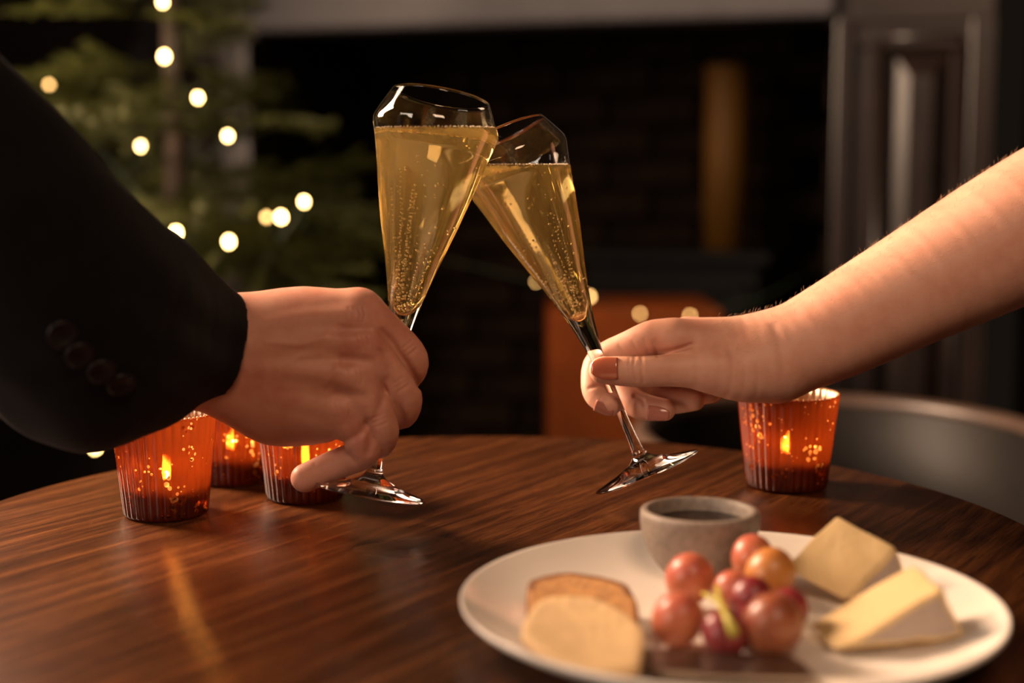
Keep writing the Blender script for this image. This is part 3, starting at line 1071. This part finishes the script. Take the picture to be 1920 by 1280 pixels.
def fast_mesh(name, V, Q, mat):
    me = bpy.data.meshes.new(name)
    n, m = len(V), len(Q)
    me.vertices.add(n); me.vertices.foreach_set('co', np.asarray(V, np.float32).ravel())
    me.loops.add(m * 4); me.loops.foreach_set('vertex_index', Q.astype(np.int32).ravel())
    me.polygons.add(m); me.polygons.foreach_set('loop_start', np.arange(0, m * 4, 4, dtype=np.int32))
    try: me.polygons.foreach_set('loop_total', np.full(m, 4, np.int32))
    except Exception: pass
    me.polygons.foreach_set('use_smooth', np.ones(m, bool))
    me.update(calc_edges=True); me.validate()
    me.materials.append(mat)
    return me


def field_object(name, fld, D, mat, parent, iters=2, creases=()):
    V, Q = fld.mesh(D)
    V = relax(V, Q, iters)
    # camera space (x, up, depth) is left-handed: turn the faces over
    Q = Q[:, ::-1]
    W = c2w(V)
    if creases:
        n = np.cross(W[Q[:, 2]] - W[Q[:, 0]], W[Q[:, 3]] - W[Q[:, 1]])
        vn = np.zeros_like(W)
        for c in range(4): np.add.at(vn, Q[:, c], n)
        vn /= np.linalg.norm(vn, axis=1)[:, None] + 1e-12
        view = np.array([0, 0, ZC]) - W
        facing = (vn * view).sum(1) > 0
        U = 960 + V[:, 0] / V[:, 2] * F; Y = 640 - V[:, 1] / V[:, 2] * F
        for pts, depth, width in creases:
            d = poly_dist(U, Y, pts)
            W = W - vn * (depth * np.exp(-(d / width) ** 2) * facing)[:, None]
    me = fast_mesh(name, W - np.array(parent.location), Q, mat)
    return place(name, me, parent)


def ref(px, py, r):
    return cpt(px, py)


def nail(parent, c, along, normal, length, width, mat, curve=0.35, thick=1.6):
    """fingernail: curved plate; c, along, normal given as (px, py, dz); sizes in reference pixels"""
    C = np.array(at(*c)); A = np.array(at(*along)) - C
    Nn = np.array(at(*normal)) - C
    A /= np.linalg.norm(A); Nn -= A * (Nn @ A); Nn /= np.linalg.norm(Nn)
    B = np.cross(Nn, A)
    nu, nv = 13, 11
    vs = []
    for layer in (0, 1):
        for i in range(nu):
            s = -1 + 2 * i / (nu - 1)
            for j in range(nv):
                t = -1 + 2 * j / (nv - 1)
                end = 1.0 if s < -0.2 else math.sqrt(max(0.0, 1 - ((s + 0.2) / 1.2) ** 2 * 0.85))
                w = t * width / 2 * (end if s > -0.2 else 1.0 - 0.10 * (s + 0.2) ** 2)
                drop = -curve * (w * w) / (width / 2) - 0.12 * max(0, s) ** 2 * length / 2
                hh = (thick if layer == 0 else -2.5)
                vs.append(C + (A * s * length / 2 + B * w + Nn * (drop + hh)) * PX)
    fs = []
    for i in range(nu - 1):
        for j in range(nv - 1):
            a = i * nv + j
            fs.append((a, a + 1, a + nv + 1, a + nv))
            o = nu * nv
            fs.append((o + a, o + a + nv, o + a + nv + 1, o + a + 1))
    ring = [j for j in range(nv)] + [i * nv + nv - 1 for i in range(1, nu)] + [(nu - 1) * nv + j for j in range(nv - 2, -1, -1)] + [i * nv for i in range(nu - 2, 0, -1)]
    o = nu * nv
    for a, b in zip(ring, ring[1:] + ring[:1]):
        fs.append((a, a + o, b + o, b))
    return obj('fingernail', vs, fs, mat, parent)


ZO = 128.0
# ---- the woman on the right: bare forearm and hand pinching the stem
wloc = at(2380, 195, 60)
woman = empty('person', wloc, 'person on the right with bare forearm and painted nails holding a champagne glass', 'person')
fw = Field(np.array([cpt(1062, 0, 60)[0], cpt(0, 830, 260)[1], cpt(0, 0, -125)[2]]), np.array([cpt(2560, 0, 240)[0], cpt(0, 40, 250)[1], cpt(0, 0, 262)[2]]), 0.0009)
body = fw.new()
K = 0.010
# forearm and wrist (flattened: two strands side by side in depth)
fw.chain(body, [(1462, 668, 4, 76), (1560, 622, 4, 87), (1700, 548, 12, 101), (1920, 432, 26, 126), (2110, 332, 30, 136), (2380, 195, 36, 138)], K)
fw.chain(body, [(1462, 664, 50, 72), (1560, 620, 52, 85), (1700, 546, 66, 101), (1920, 430, 88, 126), (2110, 332, 105, 134), (2380, 195, 100, 132)], K)
# back of the hand: metacarpals
fw.chain(body, [(1455, 655, 15, 62), (1380, 645, 0, 46), (1268, 634, -8, 35)], K)
fw.chain(body, [(1455, 655, 50, 62), (1380, 640, 50, 44), (1288, 632, 52, 35)], K)
fw.chain(body, [(1455, 662, 66, 58), (1390, 650, 92, 42), (1315, 642, 104, 33)], K)
fw.chain(body, [(1455, 668, 76, 55), (1405, 665, 125, 40), (1350, 656, 148, 30)], K)
# thenar pad
fw.chain(body, [(1450, 682, 0, 66), (1395, 692, -18, 60), (1330, 692, -34, 42)], K)
fw.chain(body, [(1440, 688, 50, 54), (1370, 688, 98, 38)], K)
tot = None
fingers = {
    'thumb': ([(1345, 690, -34, 46), (1275, 691, -46, 34.5), (1200, 694, -46, 31.5), (1158, 693, -42, 30), (1130, 694, -38, 26)], 0.0045),
    'index': ([(1268, 634, -8, 35), (1228, 632, 6, 33.5), (1182, 650, 28, 31), (1128, 678, 46, 30), (1116, 716, 36, 27), (1122, 742, 24, 25), (1146, 760, 8, 20)], 0.005),
    'middle': ([(1288, 632, 52, 35), (1180, 690, 100, 30), (1176, 735, 84, 28), (1200, 760, 52, 26), (1246, 768, 28, 21)], 0.005),
    'ring': ([(1315, 642, 104, 33), (1215, 705, 140, 28), (1230, 745, 105, 26), (1262, 752, 80, 24), (1302, 750, 60, 20)], 0.005),
    'little': ([(1350, 656, 148, 30), (1268, 705, 172, 24), (1280, 738, 140, 22), (1335, 738, 100, 18)], 0.005),
}
for nm, (ch_, kk) in fingers.items():
    d = fw.new()
    fw.chain(d, ch_, 0.0035)
    d = smin(body, d, kk)
    tot = d if tot is None else smin(tot, d, 0.0012)
# valleys: thumb web, below the thumb, joints
fw.groove(tot, [(1140, 664), (1190, 665), (1240, 662), (1272, 655), (1298, 646)], 0.0022, 5.0, -20)
fw.groove(tot, [(1230, 640), (1236, 660)], 0.0012, 6.0, -10)
wcre = [([(1190, 670), (1187, 684), (1189, 700), (1193, 714)], 0.0007, 2.6), ([(1203, 669), (1203, 684), (1204, 700), (1206, 716)], 0.0007, 2.6),
        ([(1181, 672), (1179, 684), (1181, 696)], 0.0004, 2.4), ([(1196, 674), (1196, 690)], 0.0003, 2.4), ([(1224, 640), (1229, 655), (1233, 666)], 0.0007, 3.0),
        ([(1160, 646), (1172, 662)], 0.0004, 3.0), ([(1186, 640), (1200, 664)], 0.0004, 3.0), ([(1208, 636), (1214, 660)], 0.0003, 3.0),
        ([(1104, 728), (1122, 722), (1140, 728)], 0.0006, 3.5), ([(1190, 742), (1204, 748), (1208, 760)], 0.0006, 3.5),
        ([(1452, 612), (1462, 640), (1470, 690)], 0.0006, 9.0), ([(1290, 730), (1330, 742)], 0.0004, 3.0)]
arm = field_object('arm_and_hand', fw, tot, M['skin_woman'], woman, 3, wcre)
# fine hairs along the forearm
nv = len(arm.data.vertices)
co_ = np.empty(nv * 3, np.float32); arm.data.vertices.foreach_get('co', co_); co_ = co_.reshape(-1, 3)
no_ = np.empty(nv * 3, np.float32); arm.data.vertices.foreach_get('normal', no_); no_ = no_.reshape(-1, 3)
wx = co_[:, 0] + woman.location.x
cand = np.where((wx > at(1330, 600, 0).x) & (wx < at(1940, 300, 0).x) & (no_[:, 2] > 0.35) & (no_[:, 1] < 0.5))[0]
hv, hf = [], []
rh = np.random.RandomState(4)
for i in rh.choice(cand, 620, replace=False):
    p, n_ = co_[i], no_[i]
    d_ = n_ * 0.6 + np.array([0.75, -0.1, 0.1]) * rh.uniform(0.5, 1.2) + rh.normal(0, 0.25, 3)
    d_ /= np.linalg.norm(d_)
    L = rh.uniform(0.0025, 0.0048)
    m_ = p + d_ * L * 0.5 + n_ * 0.0006; e_ = p + d_ * L
    sd = np.cross(d_, n_); sd = sd / (np.linalg.norm(sd) + 1e-9) * 0.000045; s2 = np.cross(d_, sd)
    o = len(hv)
    hv += [p + sd, p - sd * 0.5 + s2, p - sd * 0.5 - s2, m_ + sd, m_ - sd * 0.5 + s2, m_ - sd * 0.5 - s2, e_]
    hf += [(o, o + 1, o + 4, o + 3), (o + 1, o + 2, o + 5, o + 4), (o + 2, o, o + 3, o + 5), (o + 3, o + 4, o + 6), (o + 4, o + 5, o + 6), (o + 5, o + 3, o + 6)]
hr = obj('arm_hair', hv, hf, M['hair'], woman, world=False)
hr['kind'] = 'stuff'
nail(woman, (1133, 690, -69), (1112, 690, -66), (1133, 686, -110), 52, 44, M['polish'], 0.30)
nail(woman, (1132, 768, -5), (1152, 777, -10), (1124, 790, -45), 40, 27, M['nail'], 0.35)
nail(woman, (1234, 776, 6), (1256, 779, 2), (1232, 782, -40), 44, 29, M['nail'], 0.35)

ZO = -38.0
for o in [c for c in woman.children if c.name.startswith(('fingernail', 'arm_hair'))]:
    o.parent = arm
# ---- the man on the left: hand wrapped around the stem, dark jacket sleeve
mloc = at(-230, 230, -300)
man = empty('person', mloc, 'person on the left in a black jacket holding a champagne glass', 'person')
fm = Field(np.array([cpt(330, 0, 100)[0], cpt(0, 945, 110)[1], cpt(0, 0, -190)[2]]), np.array([cpt(825, 0, 110)[0], cpt(0, 505, 110)[1], cpt(0, 0, 120)[2]]), 0.0008)
body = fm.new()
K = 0.011
for y0, y1, z0 in ((612, 615, -48), (650, 655, -58), (690, 695, -52), (712, 720, -40)):
    fm.chain(body, [(330, y0, z0 - 40, 52), (430, y1, z0, 50)], K)
fm.chain(body, [(430, 612, -48, 52), (560, 594, -48, 49), (672, 590, -52, 47)], K)
fm.chain(body, [(430, 650, -58, 50), (560, 635, -66, 46), (676, 642, -66, 44)], K)
fm.chain(body, [(425, 690, -52, 50), (540, 692, -64, 48), (668, 705, -66, 43)], K)
fm.chain(body, [(420, 715, -40, 48), (520, 745, -48, 52), (645, 770, -52, 42)], K)
fm.chain(body, [(440, 740, -15, 48), (510, 778, -10, 54), (600, 785, -15, 46)], K)
fm.chain(body, [(450, 620, -20, 52), (570, 594, -15, 48), (640, 610, 5, 42)], K)
tot = None
fingers = {
    'thumb': [(570, 600, -5, 46), (640, 620, 30, 38), (700, 645, 50, 32), (728, 660, 56, 27)],
    'index': [(672, 590, -52, 47), (728, 628, -34, 37), (770, 672, -12, 33), (762, 705, 22, 30), (735, 715, 50, 27)],
    'middle': [(676, 642, -66, 44), (722, 690, -58, 36), (757, 738, -36, 34), (752, 775, 0, 30), (722, 770, 38, 27)],
    'ring': [(668, 705, -66, 43), (700, 760, -62, 35), (716, 806, -42, 33), (706, 830, -4, 30), (690, 800, 34, 26)],
    'little': [(645, 770, -52, 42), (672, 818, -52, 34), (682, 845, -38, 32), (650, 862, -12, 30), (616, 876, 0, 28), (572, 896, 2, 27)],
}
for nm, ch_ in fingers.items():
    d = fm.new()
    fm.chain(d, ch_, 0.004)
    d = smin(body, d, 0.006)
    tot = d if tot is None else smin(tot, d, 0.0013)
# tendons and knuckles on the back of the hand
for ch_ in ([(470, 650, -104, 7), (560, 640, -106, 8), (660, 640, -104, 13)], [(470, 690, -98, 7), (560, 694, -107, 8), (655, 704, -103, 13)],
            [(470, 622, -94, 7), (560, 600, -92, 8), (660, 594, -93, 13)], [(500, 738, -92, 6), (640, 768, -89, 11)]):
    fm.chain(tot, ch_, 0.006)
# valleys between the fingers
fm.groove(tot, [(716, 622), (735, 642), (762, 682), (786, 724)], 0.0018, 7.0, 10)
fm.groove(tot, [(716, 660), (730, 684), (748, 738), (757, 798)], 0.0014, 7.0, 0)
fm.groove(tot, [(726, 712), (712, 762), (698, 806), (690, 846)], 0.0014, 8.0, 0)
fm.groove(tot, [(600, 838), (640, 832), (676, 812), (690, 790)], 0.0016, 7.0, -10)
# dips between the knuckles on the back of the hand
fm.groove(tot, [(640, 618), (690, 618)], 0.0014, 10.0, -60)
fm.groove(tot, [(640, 674), (690, 676)], 0.0014, 10.0, -60)
fm.groove(tot, [(630, 738), (680, 742)], 0.0014, 10.0, -60)
mcre = []
for (x, y, a) in ((768, 655, 0.9), (752, 722, 1.0), (712, 790, 1.2)):
    for o in (-10, -2, 7):
        c_, s_ = math.cos(a), math.sin(a)
        mcre.append(([(x + o * c_ - 10 * s_, y + o * s_ + 10 * c_), (x + o * c_ + 11 * s_, y + o * s_ - 11 * c_)], 0.0004, 2.6))
for (x, y) in ((668, 590), (676, 644), (664, 706), (640, 770)):
    for o in (-14, -5, 4, 13):
        mcre.append(([(x + o, y - 13), (x + o + 4, y), (x + o, y + 13)], 0.0003, 3.0))
mcre += [([(520, 690), (560, 668), (600, 662)], -0.0007, 7.0), ([(500, 640), (560, 646), (610, 632)], -0.0006, 6.0), ([(610, 720), (632, 690), (640, 660)], -0.0006, 6.0),
         ([(590, 870), (600, 884)], 0.0004, 4.0), ([(655, 850), (662, 866)], 0.0005, 4.0)]
field_object('hand', fm, tot, M['skin_man'], man, 3, mcre)

# sleeve: rough cloth over a bent arm
fs_ = Field(np.array([cpt(-640, 0, -520)[0] - 0.01, cpt(0, 960, -100)[1], cpt(0, 0, -800)[2]]), np.array([cpt(490, 0, 0)[0], cpt(0, -240, -300)[1], cpt(0, 0, 60)[2]]), 0.0017)
S_ = fs_.new()
fs_.chain(S_, [(-330, 90, -560, 235), (-60, 375, -430, 232), (140, 572, -290, 222), (240, 590, -200, 172), (335, 616, -118, 122), (425, 655, -60, 100), (490, 672, -20, 94)], 0.010)
fs_.chain(S_, [(165, 648, -250, 198), (235, 644, -190, 174), (310, 640, -130, 136)], 0.008)
# folds
X, Y, Z = np.meshgrid(*fs_.ax, indexing='ij')
S_ = S_ + (0.0016 * np.sin(X * 95 + Y * 60 + 3 * np.sin(Y * 40)) * np.sin(Y * 70 - X * 30 + Z * 50)).astype(np.float32)
# cut the cuff end and hollow it out
c1 = cpt(430, 656, -60)
ax_ = np.array([0.86, -0.23, 0.46]); ax_ /= np.linalg.norm(ax_)
pl = ((X - c1[0]) * ax_[0] + (Y - c1[1]) * ax_[1] + (Z - c1[2]) * ax_[2]).astype(np.float32)
S_ = np.where(pl > -0.02, np.maximum(S_, -(S_ + 0.0042)), S_)
S_ = np.maximum(S_, pl)
del X, Y, Z, pl
sleeve = field_object('jacket_sleeve', fs_, S_, M['jacket'], man, 3)
for (x, y) in ((116, 625), (149, 662), (190, 692), (226, 716)):
    # find the sleeve surface along the view ray
    dz = -760
    while dz < 0:
        p = cpt(x, y, dz)
        i = np.round((p - fs_.lo) / fs_.h).astype(int)
        if (i >= 0).all() and (i < fs_.n).all() and S_[tuple(i)] < 0: break
        dz += 4
    i = np.clip(i, 1, fs_.n - 2)
    g = np.array([S_[i[0] + 1, i[1], i[2]] - S_[i[0] - 1, i[1], i[2]], S_[i[0], i[1] + 1, i[2]] - S_[i[0], i[1] - 1, i[2]], S_[i[0], i[1], i[2] + 1] - S_[i[0], i[1], i[2] - 1]])
    nw = Vector(c2w(g + np.array([0, 0, 0.0])) - c2w(np.zeros(3))).normalized()
    v, f = lathe([(0.0004, 0.0), (0.0066, 0.0), (0.0072, 0.001), (0.0070, 0.0024), (0.0058, 0.0030), (0.0050, 0.0022), (0.0004, 0.0020)], 20)
    place('cuff_button', mesh_data('cuff_button', v, f, M['button']), sleeve, at(x, y, dz) - man.location, nw.to_track_quat('Z', 'Y').to_euler())

ZO = 0.0
# ------------------------------------------------------------------ plate and food
PC = Vector((0.0981, 0.6284, TZ)); PR = 0.1218
plate = empty('plate', PC, None)
COLplate = plate
bpy.data.objects.remove(plate)
prof = [(0.0004, 0.0045), (0.070, 0.0045), (0.088, 0.0052), (0.100, 0.0085), (0.112, 0.0138), (0.1195, 0.0182), (0.1210, 0.0190), (PR, 0.0185), (PR, 0.0172), (0.1195, 0.0146), (0.108, 0.0080), (0.095, 0.0030), (0.080, 0.0008), (0.072, 0.0), (0.068, 0.0), (0.066, 0.0012), (0.0004, 0.0012)]
v, f = lathe(prof, 128)
pm = place('plate', mesh_data('plate', v, f, M['plate']), None, PC)
tag(pm, 'round white porcelain plate of cheese, grapes and crackers at the front', 'plate')
PZ = TZ + 0.0048

# chutney bowl
bp_ = atz(1310, 1082, PZ)
bc = Vector((bp_.x, bp_.y, PZ + 0.0002))
s = (bc.y * CT + 0.2 * ST) / F
bo = empty('dip_bowl', bc, 'small grey stoneware bowl of dark chutney on the plate', 'bowl')
prof = [(0.3, 0.5), (48, 0.0), (56, 2), (72, 18), (90, 42), (104, 72), (110, 100), (111, 122), (108, 129), (101, 131), (95, 127), (92, 112), (88, 85), (76, 55), (58, 30), (30, 20), (0.3, 18)]
obj('bowl_body', *lathe([(r * s, z * s) for r, z in smooth_profile(prof, 3)], 72), M['stoneware'], bo, world=False)
v, f = lathe([(0.3 * s, 104 * s), (60 * s, 104.5 * s), (90 * s, 106 * s), (91 * s, 103 * s), (88 * s, 90 * s), (0.3 * s, 88 * s)], 48)
obj('chutney', v, f, M['chutney'], bo, world=False)


def slab(name, outline, zbase, thick, tilt, mats, label, cat, group=None, bump=0.00012):
    """outline of world (x, y) points -> rounded slab lying (tilted) on the plate"""
    c = sum((Vector((p[0], p[1], 0)) for p in outline), Vector()) / len(outline)
    pts_ = []
    n = len(outline)
    for i in range(n):
        p0, p1, p2, p3 = [Vector(outline[(i + j) % n]) for j in (-1, 0, 1, 2)]
        for k in range(5):
            t = k / 5
            pts_.append(0.5 * ((2 * p1) + (-p0 + p2) * t + (2 * p0 - 5 * p1 + 4 * p2 - p3) * t * t + (-p0 + 3 * p1 - 3 * p2 + p3) * t ** 3))
    m = len(pts_)
    rings = [(0.96, 0.0), (1.0, 0.25), (1.0, 0.75), (0.96, 1.0)] + [(q, 1.0) for q in (0.85, 0.65, 0.4, 0.15)]
    vs = []
    rr = random.Random(len(name) * 7 + n)
    for sc, zz_ in rings:
        for p in pts_:
            x, y = (p.x - c.x) * sc, (p.y - c.y) * sc
            vs.append((x, y, zz_ * thick + (rr.uniform(-bump, bump) if zz_ == 1.0 else 0)))
    fs = []
    for i in range(len(rings) - 1):
        for k in range(m):
            k2 = (k + 1) % m
            fs.append((i * m + k, i * m + k2, (i + 1) * m + k2, (i + 1) * m + k))
    fs.append(tuple(range(m))[::-1]); fs.append(tuple((len(rings) - 1) * m + k for k in range(m)))
    me = mesh_data(name, vs, fs, mats)
    if isinstance(mats, (list, tuple)) and len(mats) > 1:
        me.polygons.foreach_set('material_index', [1 if i < 3 * m or (i < 4 * m and vs[(i % m)][1] > 0.3 * max(q[1] for q in vs)) else 0 for i in range(len(me.polygons))])
    o = place(name, me, None, (c.x, c.y, zbase), tilt)
    tag(o, label, cat, group)
    return o


def pz(px, py, z=0.006):
    p = atz(px, py, TZ + z); return (p.x, p.y)


def outl(z, *p): return [pz(x, y, z) for x, y in p]


slab('bread_slice', outl(.015, (988, 1114), (998, 1106), (1055, 1097), (1112, 1100), (1168, 1109), (1184, 1119), (1197, 1142), (1193, 1178), (1150, 1192), (1060, 1188), (994, 1172), (986, 1140)),
     PZ + 0.0060, 0.0065, (0.14, 0.02, 0), [M['tan_bread'], M['crust']], 'tan bread slice with brown crust behind the pale cracker', 'bread')
slab('cracker', outl(.015, (1016, 1146), (1060, 1141), (1112, 1143), (1160, 1158), (1199, 1180), (1208, 1197), (1204, 1228), (1190, 1246), (1120, 1249), (1040, 1234), (985, 1207), (978, 1187), (994, 1164)),
     PZ + 0.0085, 0.0045, (0.10, 0.03, 0), M['cracker'], 'pale cream cracker lying in front of the bread slice', 'cracker')

# cheese knife
kx = empty('cheese_knife', Vector((*pz(1350, 1240), PZ + 0.006)), 'small steel cheese knife lying along the front of the plate', 'knife')
KZ = TZ + 0.0075


def flat_piece(outline, z0, t0, t1):
    n = len(outline)
    vs = [(x, y, z0) for x, y in outline] + [(x, y, z0 + t0 + (t1 - t0) * i / n) for i, (x, y) in enumerate(outline)]
    fs = [tuple(range(n))[::-1], tuple(range(n, 2 * n))] + [(i, (i + 1) % n, (i + 1) % n + n, i + n) for i in range(n)]
    return vs, fs


zk = 0.010
obj('handle', *flat_piece([pz(1196, 1216, zk), pz(1310, 1219, zk), pz(1312, 1262, zk), pz(1240, 1258, zk), pz(1203, 1250, zk), pz(1188, 1238, zk), pz(1187, 1225, zk)], KZ, 0.003, 0.003), M['knife'], kx, smooth=False)
obj('blade', *flat_piece([pz(1310, 1219, zk), pz(1475, 1226, zk), pz(1505, 1240, zk), pz(1531, 1268, zk), pz(1420, 1267, zk), pz(1312, 1262, zk)], KZ + 0.0004, 0.0018, 0.0018), M['knife'], kx, smooth=False)


# grapes
def grape(px, py, r, Y, mat, label):
    c = aty(px, py, Y)
    rr = r / F * (Y * CT + (ZC - c.z) * ST)
    while c.z - rr * 1.04 < PZ and Y > 0.5:          # rest on the plate, not in it
        Y -= 0.001
        c = aty(px, py, Y)
        rr = r / F * (Y * CT + (ZC - c.z) * ST)
    v, f = uv_sphere(rr, 28, 18, 1.1)
    o = place('grape', mesh_data('grape', v, f, mat), None, c, (R.uniform(-0.6, 0.6), R.uniform(-0.6, 0.6), 0))
    tag(o, label, 'grape', 'grapes in the bunch')
    return o


grape(1293, 1084, 46, 0.650, M['grape_pink'], 'pink grape in front of the chutney bowl, upper left of the bunch')
grape(1271, 1161, 49, 0.622, M['grape_pink'], 'pink amber grape at the lower left of the bunch')
grape(1411, 1046, 41, 0.668, M['grape_pink'], 'topmost pink grape of the bunch beside the bowl')
grape(1444, 1076, 47, 0.642, M['grape_amber'], 'amber grape at the upper right of the bunch')
grape(1372, 1106, 36, 0.636, M['grape_pink'], 'small rosy grape in the middle of the bunch')
grape(1408, 1122, 40, 0.612, M['grape_dark'], 'dark red grape in the middle of the bunch')
grape(1448, 1172, 57, 0.612, M['grape_brown'], 'big brownish red grape at the lower right of the bunch')
grape(1358, 1188, 42, 0.610, M['grape_dark'], 'dark red grape low in the bunch behind the stem end')
grape(1396, 1172, 36, 0.622, M['grape_dark'], 'dark red grape low between the two stem sides')
grape(1478, 1142, 38, 0.614, M['grape_dark'], 'dark red grape at the right edge of the bunch by the cheese')
gs = empty('grape_stalk', aty(1362, 1150, 0.60), 'yellow green stalk poking out of the bunch of grapes', 'stalk')
obj('main_stalk', *tube([aty(1345, 1100, 0.622), aty(1350, 1130, 0.592), aty(1362, 1155, 0.574), aty(1376, 1185, 0.562)], [0.0012, 0.0014, 0.0016, 0.0026], 8), M['stem'], gs)
obj('side_stalk', *tube([aty(1350, 1130, 0.592), aty(1335, 1120, 0.61), aty(1318, 1112, 0.622)], [0.0012, 0.001, 0.0008], 8), M['stem'], gs)


# cheese wedges: paste faces and rind faces
def wedge(name, T0, T1, B0, B1, D, label):
    """front triangle (tip, top, base) with the back triangle displaced by D; rind on the two triangles and the outer face"""
    tip, top, bot = T0, T1, B0
    fr_ = [Vector(tip), Vector(top), Vector(bot)]
    bk = [p + Vector(D) for p in fr_]
    bm = bmesh.new()
    vv = [bm.verts.new(p) for p in fr_ + bk]
    faces = [((0, 1, 2), 1), ((3, 5, 4), 1), ((0, 3, 4, 1), 0), ((1, 4, 5, 2), 1), ((2, 5, 3, 0), 0)]
    for idx, mi in faces:
        q = bm.faces.new([vv[i] for i in idx]); q.material_index = mi
    bmesh.ops.recalc_face_normals(bm, faces=bm.faces)
    bmesh.ops.bevel(bm, geom=list(bm.edges), offset=0.0022, segments=3, affect='EDGES', profile=0.6)
    bmesh.ops.triangulate(bm, faces=bm.faces)
    bmesh.ops.subdivide_edges(bm, edges=[e for e in bm.edges if e.calc_length() > 0.004], cuts=4, use_grid_fill=True)
    rr = np.random.RandomState(len(label))
    ph = rr.uniform(0, 6, 6)
    for w in bm.verts:
        p = w.co
        w.co = p + Vector((math.sin(p.z * 330 + ph[0]) + math.sin(p.y * 410 + ph[1]), math.sin(p.x * 370 + ph[2]), math.sin(p.x * 290 + p.y * 310 + ph[3]))) * 0.0004
    c = sum((w.co for w in bm.verts), Vector()) / len(bm.verts)
    c.z = min(w.co.z for w in bm.verts)
    for w in bm.verts: w.co -= c
    me = bpy.data.meshes.new(name); bm.to_mesh(me); bm.free()
    me.materials.append(M['cheese']); me.materials.append(M['rind'])
    for p in me.polygons: p.use_smooth = True
    o = place(name, me, None, c)
    tag(o, label, 'cheese', 'cheese wedges on the plate')
    return o


zb = TZ + 0.0065
tip = atz(1562, 1222, zb + 0.001); bot = atz(1812, 1196, zb + 0.004)
top = aty(1768, 1103, (bot.y + 0.004))
bd = aty(1712, 1040, top.y + 0.034) - top
bd.z = 0.0015
wedge('cheese_wedge', tip, top, bot, None, bd, 'front cheese wedge with cream face and shaded greyish rind, rightmost food on the plate')
tip = atz(1580, 1128, zb + 0.001); bot = atz(1712, 1108, zb + 0.003)
top = aty(1682, 1024, bot.y + 0.004)
bd = aty(1566, 964, top.y + 0.022) - top
bd.z = max(bd.z, -0.001)
wedge('cheese_wedge', tip, top, bot, None, bd, 'rear cheese wedge with broad cream cut face, standing highest at the back of the plate')
